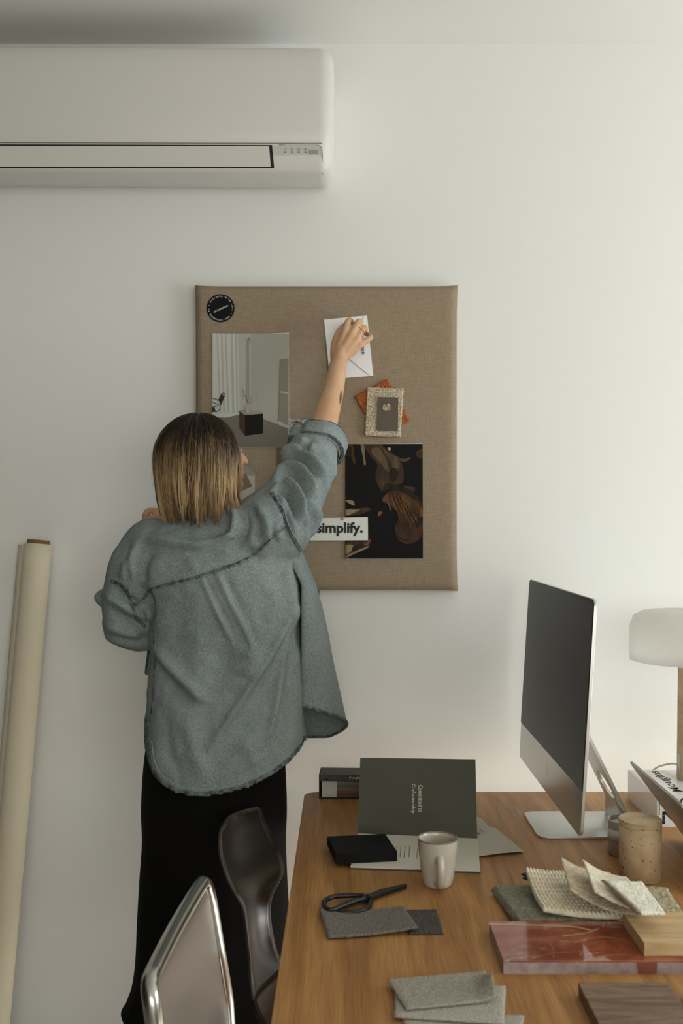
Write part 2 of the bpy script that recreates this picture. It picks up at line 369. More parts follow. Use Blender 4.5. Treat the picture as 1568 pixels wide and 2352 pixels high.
# ------------------------------------------------------------------ air conditioner
def make_ac():
    dF = 2.385; yF = dF-D0
    rt = thing('air_conditioner', (W(200, 430, dF).x, yF/2, W(0, 430, dF).z), 'long white wall-mounted air conditioner under the ceiling', 'air conditioner')
    x1 = W(765, 0, dF).x; x0 = x1-.98
    # body: profile in y,z swept along x, rounded right/left ends
    prof = []
    zt = W(0, 91, dF).z
    DT = ((91,2.385),(300,2.385),(312,2.388),(328,2.392),(336,2.397),(386,2.424),(394,2.432),(412,2.475),(424,2.54),(429,2.60),(430,2.62))
    def dy(py): return float(np.interp(py, [p[0] for p in DT], [p[1] for p in DT]))
    front = [(dy(py)-D0, W(0, py, dy(py)).z) for py in (300,312,328,336,360,386,394,402,412,424,429)]
    zm = (zt+front[-1][1])/2
    def ring(ins):
        pts = [(0, zt), (yF*.55, zt), (yF*.86, zt-.003), (yF*.96, zt-.014), (yF*.995, zt-.034), (yF, zt-.065)]+front+[(0, front[-1][1]+.004)]
        return [(y*(1-ins*.45), zm+(z-zm)*(1-ins)) for y, z in pts]
    P = []
    rr_ = .036; ph = [math.radians(q) for q in (0, 12, 25, 38, 50, 62, 73, 82, 89)]; hh = zt-zm
    xs = [x1-rr_+rr_*math.sin(q) for q in ph]; ins = [rr_*(1-math.cos(q))/hh for q in ph]
    xs = [x0+x1-x for x in xs[::-1]]+xs; ins = ins[::-1]+ins
    for x, i in zip(xs, ins): P.append([Vector((x, y, z)) for y, z in ring(i)])
    bm = bmesh.new(); V = [[bm.verts.new(p) for p in r] for r in P]
    for a, b in zip(V, V[1:]):
        for k in range(len(a)-1): bm.faces.new((a[k], b[k], b[k+1], a[k+1]))
    bm.faces.new(V[0]); bm.faces.new(V[-1][::-1]); bmesh.ops.recalc_face_normals(bm, faces=bm.faces)
    o = obj('housing', bm, ACW, rt, True)
    b = o.modifiers.new('round', 'BEVEL'); b.width = .004; b.segments = 3; b.limit_method = 'ANGLE'; b.angle_limit = math.radians(25)
    def strip(name, quad, m, off, th=.004):
        bm = bmesh.new(); vs = []
        for px, py in quad:
            vs.append(W(px, py, dy(py)-off))
        add_sheet(bm, vs, th)
        return obj(name, bm, m, rt)
    strip('air_outlet', [(-120,333),(624,331),(629,384),(-120,388)], ACD, .0014)
    strip('louvre', [(-118,337),(617,333),(621,381),(-118,385)], ACW, .0040)
    strip('lower_trim', [(-120,328),(738,325.5),(738,327.5),(-120,330)], mat('ac_line', (120,116,104), .6), .0006, .001)
    strip('indicator_panel', rr := [(624,332.5),(731,331.5),(738,338),(739,353),(626,355)], ACP, .0012, .001)
    s = strip('sensor_window', [(709,341),(729,341),(730,351),(709,351)], mat('ac_sensor', (150,152,150), .3), .0020, .001)
    strip('seam_line', [(629,401),(630.5,401),(634.5,424),(633,424)], ACD, .0008, .001)
    for k, px in enumerate((654.5, 670, 685.5, 701.5)):
        strip('indicator_light', [(px-2.2,345),(px+2.2,345),(px+2.2,348),(px-2.2,348)], GREYINK, .0020, .001)
    def glyph(polys):
        bm = bmesh.new()
        for P in polys: bm.faces.new([bm.verts.new(W(px, py, dy(py)-.0026)) for px, py in P])
        obj('symbol', bm, GREYINK, rt)
    def stroke(pts, w=.5):
        out = []
        for (a, b), (c, d) in zip(pts, pts[1:]):
            L = math.hypot(c-a, d-b); nx, ny = -(d-b)/L*w, (c-a)/L*w
            out.append([(a+nx, b+ny), (c+nx, d+ny), (c-nx, d-ny), (a-nx, b-ny)])
        return out
    glyph(stroke([(654, 338.5), (654, 342.5)], .45))
    arc = [(669.8+2.9*math.cos(a), 340.2+2.3*math.sin(a)) for a in [2*PI*i/16 for i in range(17)]]
    glyph(stroke(arc, .3)+stroke([(669.8, 337.6), (669.8, 340.4)], .35))
    glyph(stroke([(682.4,342.2),(682.4,340.2),(685.4,338),(688.4,340.2),(688.4,342.2),(682.4,342.2)], .35))
    for_arcs = []
    for r in (3.2, 2.0): for_arcs += stroke([(701+r*math.cos(a), 342.3-r*1.15*math.sin(a)) for a in [math.radians(40+100*i/8) for i in range(9)]], .4)
    glyph(for_arcs+[[(700, 342.5), (701, 340.6), (702, 342.5)]])
    # raised right corner trim around the indicator panel
    path = catmull([tuple(W(px, py, dy(py)-.0006)) for px, py in ((640,329.5),(722,328.3),(733,330.5),(739,338),(740.5,352),(741.5,398))], 5)
    tube('corner_trim', [Vector(p) for p in path], .0014, ACW, rt, 6)
    rt.rotation_euler = (0, math.radians(.3), 0)
    return rt
make_ac()

# ------------------------------------------------------------------ linen board and everything on it
def make_board():
    p0 = B(447, 655); p1 = B(1051, 1357)
    rt = thing('pinboard', ((p0.x+p1.x)/2, p0.y/2, p1.z), 'large natural linen pinboard hanging on the white wall', 'pinboard')
    n, m_ = 40, 46; bm = bmesh.new(); V = []
    cx, cz = (p0.x+p1.x)/2, (p0.z+p1.z)/2; hx, hz = (p1.x-p0.x)/2, (p0.z-p1.z)/2
    for j in range(m_+1):
        row = []
        for i in range(n+1):
            u = -1+2*i/n; v = -1+2*j/m_
            ex = .004*(abs(v)**8)*(1 if True else 0); ez = .003*(abs(u)**14)
            x = cx+u*(hx-.0025+ex*.7); z = cz-v*(hz-.002+ez)
            e = max(abs(u), abs(v)); y = p0.y+.0015*(1-e**3)*.8+(.004 if e > .999 else 0)
            row.append(bm.verts.new((x, y, z)))
        V.append(row)
    for a, b in zip(V, V[1:]):
        for k in range(n): bm.faces.new((a[k], b[k], b[k+1], a[k+1]))
    # sides
    edge = [e for e in bm.edges if len(e.link_faces) == 1]
    r = bmesh.ops.extrude_edge_only(bm, edges=edge)
    for v in [g for g in r['geom'] if isinstance(g, bmesh.types.BMVert)]: v.co.y = -.003
    bmesh.ops.holes_fill(bm, edges=[e for e in bm.edges if len(e.link_faces) == 1], sides=0)
    bmesh.ops.recalc_face_normals(bm, faces=bm.faces)
    obj('linen_cover', bm, LINEN, rt, True)
make_board()
BY = B(0, 0).y                      # front of the linen
def on_board(polys_by_mat, name, label, cat, dy, outline, mats, th=.0006, curl=0):
    """flat printed sheet: outline polygon plus printed shapes, all in picture coordinates mapped on the board plane"""
    bm = bmesh.new(); y = BY-dy
    def pt(px, py, off): q = W(px, py, y+D0); return Vector((q.x, y-off, q.z))
    n = len(outline)
    f = [bm.verts.new(pt(px, py, 0)) for px, py in outline]; b = [bm.verts.new(pt(px, py, 0)+Vector((0, th, 0))) for px, py in outline]
    bm.faces.new(f); bm.faces.new(b[::-1])
    for i in range(n): bm.faces.new((f[i], b[i], b[(i+1) % n], f[(i+1) % n]))
    k = 0
    for mi, P in polys_by_mat:
        k += 1
        fc = bm.faces.new([bm.verts.new(pt(px, py, .00006*k+.00006)) for px, py in P]); fc.material_index = mi
    bmesh.ops.recalc_face_normals(bm, faces=bm.faces)
    return tag(obj(name, bm, mats), label, cat)
def strk(pts, w):
    out = []
    for (a, b), (c, d) in zip(pts, pts[1:]):
        L = math.hypot(c-a, d-b) or 1; nx, ny = -(d-b)/L*w, (c-a)/L*w
        out.append([(a+nx, b+ny), (c+nx, d+ny), (c-nx, d-ny), (a-nx, b-ny)])
    return out
def circ(cx, cy, rx, ry=None, n=20, a0=0, a1=360):
    ry = ry or rx
    return [(cx+rx*math.cos(math.radians(a0+(a1-a0)*i/n)), cy+ry*math.sin(math.radians(a0+(a1-a0)*i/n))) for i in range(n)]
def flat(name, c, r=.6): return mat('print_'+name, c, r, spec=.15)
# round sticker
def sticker():
    c = B(506.5, 708); R = 32*2.585/F
    rt = thing('round_sticker', (c.x, BY, c.z-R), 'round black sticker with white lettering in the top left corner of the linen board', 'sticker')
    bm = bmesh.new(); M = frameM((c.x, BY-.0006, c.z), (1,0,0), (0,0,1))
    add_prism(bm, [(R*math.cos(2*PI*i/64), R*math.sin(2*PI*i/64)) for i in range(64)], 0, .0007, M)
    obj('disc', bm, BOX, rt)
    wm = mat('sticker_white', (205,205,198), .6)
    bm = bmesh.new(); s = ' DESIGNED WITH LOVE | WWW.UNCOMMON.PL |'
    for i, ch in enumerate(s):
        if ch == ' ': continue
        me = text_mesh(ch, .0052, .0001, .00012)
        a = math.radians(152-360*i/len(s)+5)
        q = frameM((0,0,0), (math.sin(a), -math.cos(a), 0), (math.cos(a), math.sin(a), 0))
        q.translation = Vector((R*.845*math.cos(a), R*.845*math.sin(a), .0009))
        me.transform(M @ q); bm.from_mesh(me)
    obj('ring_lettering', bm, wm, rt)
    a = math.radians(25)
    text('logo_lettering', "un\u2019common", .01, frameM((c.x+.0003, BY-.0016, c.z-.001), (math.cos(a), 0, math.sin(a)), (-math.sin(a), 0, math.cos(a))), wm, rt, fit=.0405, bold=.00012)
sticker()
# interior photograph
def interior_photo():
    WL = flat('wall', (172,172,162)); W2 = flat('wall_b', (160,159,148)); CU = flat('curtain', (188,190,182)); CD = flat('curtain_fold', (166,168,160))
    FL = flat('floor', (112,104,94)); DK = flat('dark', (22,18,14)); WD = flat('woodside', (66,48,38)); MB = flat('marble', (150,140,132)); VA = flat('vase', (168,158,148))
    CH = flat('chairb', (50,50,46)); FRM = flat('frm', (128,102,70)); CV = flat('canvas', (128,122,110)); CV2 = flat('canvas_edge', (168,162,150)); SH = flat('corner', (146,147,140))
    mats = [PAPER, WL, W2, CU, CD, FL, DK, WD, MB, VA, CH, FRM, CV, CV2, SH]
    X = lambda x, y: (450+x/5.88, 660+y/5.88)
    P = []
    def a(i, pts): P.append((i, [X(*p) for p in pts]))
    a(1, [(222,622),(1252,622),(1252,2155),(222,2155)])
    a(2, [(740,624),(1250,624),(1250,1900),(915,1780),(740,1700)])
    a(14, [(676,700),(716,700),(724,1600),(668,1600)])
    a(5, [(222,1780),(560,1710),(910,1780),(1250,1900),(1250,2153),(222,2153)])
    a(3, [(224,624),(560,624),(570,1000),(590,1640),(575,1720),(400,1760),(224,1740)])
    for x0, x1, w in ((285,330,8),(345,380,12),(400,440,10),(480,505,14),(540,560,10)):
        a(4, [(x0-w,626),(x0+w,626),(x1+w,1700),(x1-w,1700)])
    a(13, [(1118,955),(1252,945),(1252,1905),(1105,1845)])
    a(12, [(1140,972),(1250,955),(1250,1870),(1120,1800)])
    a(11, [(1128,965),(1140,965),(1120,1805),(1110,1805)])
    a(13, [(1125,1402),(1250,1422),(1250,1442),(1125,1420)])
    a(13, [(1105,1838),(1250,1890),(1250,1906),(1105,1856)])
    a(7, [(585,1670),(662,1728),(664,2006),(587,1900)])
    a(6, [(662,1728),(905,1706),(905,1970),(664,2006)])
    a(8, [(585,1668),(640,1652),(850,1655),(905,1706),(662,1728)])
    a(9, [(735,1600),(835,1600),(815,1668),(745,1668)]); a(9, [(735,1600),(748,1560),(765,1530),(740,1490),(728,1470),(810,1466),(805,1500),(790,1530),(815,1560),(835,1600)])
    for cx, s in ((718,-1),(822,1)):
        for q in strk([(cx+s*28*math.cos(t)-s*8, 1508+34*math.sin(t)) for t in [math.radians(-90+180*i/8) for i in range(9)]], 5): a(9, q)
    a(9, [(650,1600),(690,1575),(748,1590),(748,1612),(722,1625),(722,1690),(668,1690),(668,1615),(650,1612)])
    for q in strk([(704,1560),(680,1500),(652,1440),(620,1365)], 2.2): a(10, q)
    for x, y in ((628,1380),(622,1430),(632,1462),(644,1475),(630,1502),(640,1400)): a(10, circ(x, y, 6, 4, 8))
    a(10, [(302,1520),(350,1430),(378,1480),(336,1578)])
    for s in ([(220,1495),(300,1524)],[(222,1550),(300,1580),(350,1585)],[(350,1428),(400,1440),(340,1580)],[(220,1680),(290,1680),(322,1650),(332,1590)],[(240,1612),(290,1605),(305,1570)]):
        for q in strk(s, 4): a(10, q)
    a(10, [(222,1615),(250,1610),(268,1678),(222,1670)])
    on_board(P, 'photo_print', 'large pinned print of a pale room with curtain, dark cube plinth and handled vase', 'photo', .003,
             [(487.5,765.5),(575,767),(663,764.5),(663.5,1027),(487.5,1027)], mats, .0006)
interior_photo()
# dark still life print
def dark_photo():
    mats = [PAPER]+[mat('print_dk%d' % i, tuple(int(k*.80) for k in c), .6, spec=.15, noise_col=tuple(int(k*(1.25 if i else .9)) for k in c), nscale=26, nstretch=(1.6,1,.7), detail=5) for i, c in enumerate([(12,10,8),(58,44,32),(84,68,50),(62,40,22),(88,60,34),(120,104,80),(36,26,18),(106,66,42)])]
    X = lambda x, y: (780+x/7.84, 1010+y/7.84); P = []
    def a(i, pts, k=3):
        # soften outline
        n = len(pts); out = []
        q = [pts[-1]]+pts+[pts[0], pts[1]]
        if k: 
            for j in range(1, n+1):
                p0, p1, p2, p3 = [np.array(z, float) for z in q[j-1:j+3]]
                for t in range(k): t /= k; z = .5*((2*p1)+(-p0+p2)*t+(2*p0-5*p1+4*p2-p3)*t*t+(-p0+3*p1-3*p2+p3)*t**3); z[0] = min(max(z[0], 102), 1496); z[1] = min(max(z[1], 82), 2142); out.append(tuple(z))
        else: out = pts
        P.append((i, [X(*p) for p in out]))
    a(1, [(102,82),(1492,76),(1498,2144),(98,2144)], 0)
    a(2, [(450,90),(720,88),(900,200),(1020,300),(1120,430),(1150,600),(1130,780),(980,800),(850,790),(770,930),(690,820),(640,640),(680,440),(560,300)])
    a(3, [(720,100),(880,230),(1020,320),(1090,420),(1060,520),(960,500),(860,300)])
    a(3, [(560,200),(700,140),(820,330),(900,560),(830,540),(720,400)])
    a(7, [(900,560),(1000,500),(1060,640),(980,760),(900,700)])
    a(6, [(375,90),(440,90),(450,300),(470,430),(440,460),(415,300)])
    a(4, [(105,90),(230,90),(260,280),(290,420),(250,430),(180,260),(105,300)])
    a(7, [(120,150),(200,120),(220,240),(150,300)])
    a(3, [(1000,290),(1150,350),(1270,310),(1250,360),(1160,400),(1080,370)])
    a(4, [(1380,220),(1490,170),(1480,320),(1400,330)])
    a(2, [(1140,830),(1340,850),(1330,950),(1240,900)])
    a(7, [(840,780),(1080,830),(1300,930),(1490,1130),(1490,1200),(1200,980),(900,900),(780,940)])
    a(4, [(750,1095),(880,940),(1080,930),(1300,1050),(1490,1230),(1490,1640),(1420,1800),(1200,1880),(1020,1760),(985,1560),(1060,1440),(1020,1290),(900,1180)])
    a(5, [(760,1090),(860,980),(880,1100),(930,1260),(900,1260),(850,1120)])
    a(5, [(1080,940),(1200,1040),(1480,1260),(1480,1400),(1280,1220),(1120,1060)])
    for k in range(9):
        t = k/9; a(7 if k % 2 else 5, [(900+560*t*.6, 960+200*t),(915+560*t*.6, 960+200*t),(1020+460*t, 1240+300*t),(1000+460*t, 1260+300*t)])
    for k in range(7):
        t = k/7; P.extend((7, [X(*z) for z in q]) for q in strk([(1010+t*330, 1200+t*460), (1200+t*250, 1050+t*420), (1440, 1240+t*200)], 5))
    for k in range(5):
        P.extend((5, [X(*z) for z in q]) for q in strk([(1080+k*40, 950+k*30), (1060+k*45, 1180+k*60), (1150+k*40, 1340+k*80)], 4))
    a(5, [(1010,1200),(1040,1240),(1080,1400),(1060,1440),(1040,1300)])
    a(2, [(985,1600),(1060,1500),(1300,1600),(1300,1800),(1080,1760)])
    a(8, [(690,1310),(740,1290),(770,1310),(700,1380)])
    a(6, [(102,1090),(240,1100),(262,1190),(160,1140)])
    a(2, [(102,1250),(350,1240),(460,1220),(580,1250),(480,1300),(330,1350),(102,1370)])
    a(6, [(102,1262),(300,1262),(380,1245),(290,1300),(180,1350),(102,1360)])
    a(2, [(102,1850),(400,1840),(560,1800),(500,1950),(300,2040),(102,2120)])
    a(6, [(102,1900),(260,1900),(220,1990),(150,2050),(102,2060)])
    a(7, [(240,1930),(400,1850),(480,1900),(300,2000),(230,2000)])
    a(6, [(102,2095),(300,2000),(510,1915),(515,1940),(300,2040),(102,2130)])
    a(8, [(405,1855),(460,1870),(540,1790),(570,1800),(520,1880),(470,1910)])
    a(7, [(1400,1480),(1490,1380),(1490,1500),(1380,1600)])
    on_board(P, 'photo_print', 'dark brown still life print of draped cloth on the lower right of the board', 'photo', .003,
             [(793,1020.5),(970,1019),(971,1284),(792.5,1284)], mats, .0006)
dark_photo()
# marbled print under the raised arm
def sea_print():
    m = bpy.data.materials.new('water_print'); m.use_nodes = True; N = m.node_tree.nodes; L = m.node_tree.links
    tc = N.new('ShaderNodeTexCoord'); mp = N.new('ShaderNodeMapping'); mp.inputs['Scale'].default_value = (45, 1, 150); L.new(tc.outputs['Object'], mp.inputs[0])
    n = N.new('ShaderNodeTexNoise'); n.inputs['Scale'].default_value = 1; n.inputs['Detail'].default_value = 4; n.inputs['Distortion'].default_value = .7; L.new(mp.outputs[0], n.inputs[0])
    r = N.new('ShaderNodeValToRGB'); e = r.color_ramp.elements; e[0].position = .36; e[0].color = lin((44,48,56)); e[1].position = .56; e[1].color = lin((164,164,160)); L.new(n.outputs[0], r.inputs[0])
    L.new(r.outputs[0], N['Principled BSDF'].inputs[0])
    on_board([], 'photo_print', 'small print of rippled grey water, half hidden behind the raised cuff', 'photo', .0014, [(650,961),(718,961),(718,1040),(650,1040)], [m])
sea_print()
on_board([], 'card', 'dark olive card behind the raised denim sleeve', 'card', .0012, [(638,1020),(720,1020),(720,1110),(638,1110)], [mat('olive_card', (92,78,58), .8)])
on_board([(1, [(540,1093),(585,1093),(585,1180),(540,1180)]), (2, [(540,1040),(579.5,1117),(540,1135)])], 'envelope', 'pale envelope pinned in front of the face of the person', 'envelope', .0016,
         [(540,1060),(566,1069),(583,1086),(585.5,1093),(585.5,1180),(540,1180)], [flat('env_flap', (150,148,138)), flat('env', (184,178,166)), flat('env_card', (128,112,90))])
# envelope being pinned
def envelope():
    c = [(744,734),(843,724.5),(857,863),(766,869)]
    c = [(744,734),(842.5,724.5),(857,863),(757.5,871)]
    rt = thing('envelope', W(800, 871, 2.58), 'white envelope with dark lettering, pinned up by the raised right hand', 'envelope')
    def sheet(name, P, dy, m, th=.0006):
        y = BY-dy; bm = bmesh.new(); add_sheet(bm, [(W(px, py, y+D0).x, y, W(px, py, y+D0).z) for px, py in P], th); return obj(name, bm, m, rt)
    EW = mat('envelope_white', (.86,.85,.85), .6, linear=True)
    sheet('back_sheet', c, .0012, EW)
    sheet('flap', [(843,726),(836,727),(827,742),(801,800),(800,822),(806,830),(846,860),(852,862.5),(856,862)], .0026, EW, .0005)
    # flap edge crease
    y = BY-.0034
    for q in strk([(836,727),(827,742)], .35)+strk([(804,826),(846,860.5)], .4):
        bm = bmesh.new(); bm.faces.new([bm.verts.new((W(a, b, y+D0).x, y, W(a, b, y+D0).z)) for a, b in q])
        obj('crease', bm, mat('crease_grey', (150,148,142), .8), rt)
    a = math.radians(-85); o = W(832.5, 784, 2.58)
    text('lettering', "un\u2019common", .012, frameM((o.x, BY-.0034, o.z), (math.cos(a), 0, math.sin(a)), (-math.sin(a), 0, math.cos(a))), INK, rt, fit=.066, bold=.0001)
envelope()
# simplify card
def simplify():
    rt = thing('card', W(778, 1242, 2.58), 'white strip card reading simplify, pinned over the dark print', 'card')
    bm = bmesh.new(); y = BY-.0055
    add_sheet(bm, [(W(a, b, y+D0).x, y, W(a, b, y+D0).z) for a, b in ((712,1190),(844.5,1188),(845,1241),(712,1241.5))], .0006)
    obj('paper', bm, mat('card_white', (.70,.70,.66), .6, linear=True), rt)
    p = W(779.5, 1215.5, 2.58)
    text('lettering', 'simplify.', .03, frameM((p.x, y-.0004, p.z), (1,0,0), (0,0,1)), INK, rt, fit=107*2.58/F, height=32*2.58/F, bold=.0011, extrude=.0001)
simplify()
# fabric samples
def bumpy(name, P4, dy, th, nu, nv, amp, m, parent, kind='knit', hole=None):
    """small textile sample on the board with real surface relief; P4 = TL,TR,BR,BL picture corners"""
    y = BY-dy; bm = bmesh.new(); V = []
    c = [np.array(p, float) for p in P4]
    for j in range(nv+1):
        row = []
        for i in range(nu+1):
            u, v = i/nu, j/nv
            p = (c[0]*(1-u)+c[1]*u)*(1-v)+(c[3]*(1-u)+c[2]*u)*v
            e = (i in (0, nu)) or (j in (0, nv))
            if e: p = p+np.random.uniform(-.9, .9, 2)
            h = amp*(.5+.5*math.sin(u*nu*1.9+.8*math.sin(v*31)))*(.6+.4*math.sin(v*nv*1.7+u*9))+random.uniform(-.25, .25)*amp
            q = W(p[0], p[1], y+D0); row.append(bm.verts.new((q.x, y-(0 if e else th+h), q.z)))
        V.append(row)
    for a, b in zip(V, V[1:]):
        for k in range(nu): bm.faces.new((a[k], b[k], b[k+1], a[k+1]))
    f = [x for x in bm.edges if len(x.link_faces) == 1]
    r = bmesh.ops.extrude_edge_only(bm, edges=f)
    for v in [g for g in r['geom'] if isinstance(g, bmesh.types.BMVert)]: v.co.y = y+.0004
    bmesh.ops.holes_fill(bm, edges=[x for x in bm.edges if len(x.link_faces) == 1], sides=0)
    bmesh.ops.recalc_face_normals(bm, faces=bm.faces)
    return obj(name, bm, m, parent, True)
o = bumpy('fabric_swatch', [(813.5,910),(889.5,869.5),(941.5,967),(866,1006)], .002, .003, 44, 50, .0016, mat('rust_tuft', (132,66,24), .95, noise_col=(182,104,54), nscale=220, bump=1, bscale=300), None)
tag(o, 'rust orange tufted swatch, tilted behind the cream knitted one on the board', 'fabric sample')
o = bumpy('fabric_swatch', [(843,889),(927,891.5),(920,1004),(837,1001.5)], .008, .003, 46, 60, .0016, mat('cream_knit', (150,136,114), .95, noise_col=(214,200,176), nscale=240, bump=1, bscale=320), None)
tag(o, 'cream knitted swatch on the board behind the small brown card', 'fabric sample')
def brown_card():
    y = BY-.0155; bm = bmesh.new()
    out = [(867.5,912),(914.5,913),(913.5,990.5),(865,989)]
    def v(p): q = W(p[0], p[1], y+D0); return bm.verts.new((q.x, y, q.z))
    hole = [(889,934)]; hx, hy, w, h = 889, 935.5, 10, 7.3
    inner = [(hx+w*math.copysign(abs(math.cos(t))**.5, math.cos(t)), hy+h*math.copysign(abs(math.sin(t))**.5, math.sin(t))) for t in [2*PI*i/32 for i in range(32)]]
    def ray(t):
        dx, dy = math.cos(t), math.sin(t); best = 1e9
        for (a, b), (c, d) in zip(out, out[1:]+out[:1]):
            den = dx*(d-b)-dy*(c-a)
            if abs(den) < 1e-9: continue
            s = ((a-hx)*(d-b)-(b-hy)*(c-a))/den; k = ((a-hx)*dy-(b-hy)*dx)/den
            if s > 0 and -1e-6 <= k <= 1+1e-6: best = min(best, s)
        return (hx+dx*best, hy+dy*best)
    ang = sorted([2*PI*i/32 for i in range(32)]+[math.atan2(b-hy, a-hx) % (2*PI) for a, b in out])
    O = [v(ray(t)) for t in ang]
    I = [v((hx+w*math.copysign(abs(math.cos(t))**.5, math.cos(t)), hy+h*math.copysign(abs(math.sin(t))**.5, math.sin(t)))) for t in ang]
    for k in range(len(ang)): bm.faces.new((O[k], O[(k+1) % len(ang)], I[(k+1) % len(ang)], I[k]))
    o = obj('card', bm, mat('brown_card', (76,62,48), .5), None, False, .0012)
    tag(o, 'small brown card with a punched hole, lying on the cream knitted swatch', 'card')
brown_card()
# push pins
PINW = mat('beech_ball', (170,132,94), .5, noise_col=(190,152,114), nscale=60)
def make_pin():
    rt = bpy.data.objects.new('push_pin', None); C.objects.link(rt)
    bm = bmesh.new(); bmesh.ops.create_uvsphere(bm, u_segments=20, v_segments=14, radius=.0044); h = obj('ball_head', bm, PINW, rt, True); h.location = (0, -.010, 0)
    bm = bmesh.new(); add_tube(bm, [(0,-.009,0),(0,.003,0)], .0006, 6); n = obj('needle', bm, CHROME, rt); n.location = (0, -.003, 0)
    return rt
pin0 = make_pin()
for k, (px, py, dd, lab) in enumerate([(575,777.5,.003,'wooden ball pin at the top of the pale room print'), (693,968.5,.002,'wooden ball pin in the grey water print beside the raised cuff'),
        (893,1031,.003,'wooden ball pin at the top of the dark still life print'), (787,1191.5,.006,'wooden ball pin holding the strip card that reads simplify'),
        (890,931.5,.0155,'wooden ball pin through the hole of the small brown card')]):
    if k == 0: r = pin0
    else:
        r = pin0.copy(); C.objects.link(r)
        for ch in [c for c in bpy.data.objects if c.parent == pin0]:
            c2 = ch.copy(); C.objects.link(c2); c2.parent = r
    p = W(px, py, 2.572); r.location = (p.x, BY-dd, p.z); tag(r, lab, 'push pin', 'wooden ball pins on the linen board')

# ------------------------------------------------------------------ rolls of canvas at the left
def rolls():
    rt = thing('paper_roll', (-.9, -.2, 0), 'tall cream roll on a cardboard core leaning on the wall at the left', 'roll')
    def at(px, py, d): return W(px, py, d)
    top = at(88, 1250, 2.575); bot = at(-36, 2640, 2.44); axis = (bot-top).normalized()
    top2 = top-axis*.010
    # core
    u = axis.orthogonal().normalized(); v = axis.cross(u)
    def circle(c, r, n=32, a0=0, a1=2*PI): return [c+(u*math.cos(a0+(a1-a0)*k/n)+v*math.sin(a0+(a1-a0)*k/n))*r for k in range(n)]
    bm = bmesh.new(); add_tube(bm, [top2, bot], .027, 32, None); o = obj('cardboard_core', bm, KRAFT, rt, True, .003)
    bm = bmesh.new(); add_tube(bm, [top, bot], .0305, 40, None); obj('roll', bm, CANVASROLL, rt, True, .003, 1)
    # loose outer flap: an open sheet wrapping round and standing off to the left
    P = []
    n = 36
    for j in range(25):
        t = j/24; c = top.lerp(bot, t)+Vector((0, 0, -.002))
        row = []
        for i in range(n+1):
            s = i/n
            a = math.radians(205-235*s)           # angle in the horizontal section, measured from +x towards the camera
            r = .0335+.0018*(1-s)
            ce = c
            x = ce.x+r*math.cos(a); y = ce.y-r*math.sin(a)
            row.append(Vector((x, y, c.z)))
        # tail that leaves the roll tangentially to the left
        tail = []
        wdt = .030*(1-.15*t)
        for i in range(10):
            s = (10-i)/10
            tail.append(Vector((row[0].x-wdt*s*.95, row[0].y+.014*s-.010*math.sin(PI*s), c.z)))
        P.append(tail+row)
    grid('outer_sheet', P, CANVASROLL, rt, thick=.0012)
rolls()

# ------------------------------------------------------------------ desk
def make_desk():
    x0 = -.097; x1 = .728; y0 = -1.75; y1 = 2.456-D0
    rt = thing('desk', ((x0+x1)/2, (y0+y1)/2, 0), 'oak desk with rounded corners carrying the monitor, mug and material samples', 'desk')
    bm = bmesh.new()
    pts = [(x+(x0+x1)/2, y+(y0+y1)/2) for x, y in rrect(x1-x0, y1-y0, .03, 8)]
    add_prism(bm, pts, DZ-.030, DZ, None, .0025); obj('desk_top', bm, OAK, rt, True)
    rt.children[0].modifiers.new('n', 'EDGE_SPLIT').split_angle = math.radians(40)
    LG = mat('desk_leg_steel', (30,28,26), .5)
    for x in (x0+.12, x1-.08):
        for y in (y0+.1, y1-.1): tube('leg', [(x, y, 0), (x, y, DZ-.03)], .02, LG, rt)
    # neighbour desk
    rt = thing('desk', (1.2, (y0+y1)/2, 0), 'second oak desk, across the dark gap on the right', 'desk')
    bm = bmesh.new(); a = x1+.006; pts = [(x+a+.35, y+(y0+y1)/2) for x, y in rrect(.7, y1-y0, .01, 4)]
    add_prism(bm, pts, DZ-.030, DZ, None, .0025); obj('desk_top', bm, OAK, rt, True)
    rt.children[0].modifiers.new('n', 'EDGE_SPLIT').split_angle = math.radians(40)
    for x in (a+.08, a+.62):
        for y in (y0+.1, y1-.1): tube('leg', [(x, y, 0), (x, y, DZ-.03)], .02, LG, rt)
make_desk()

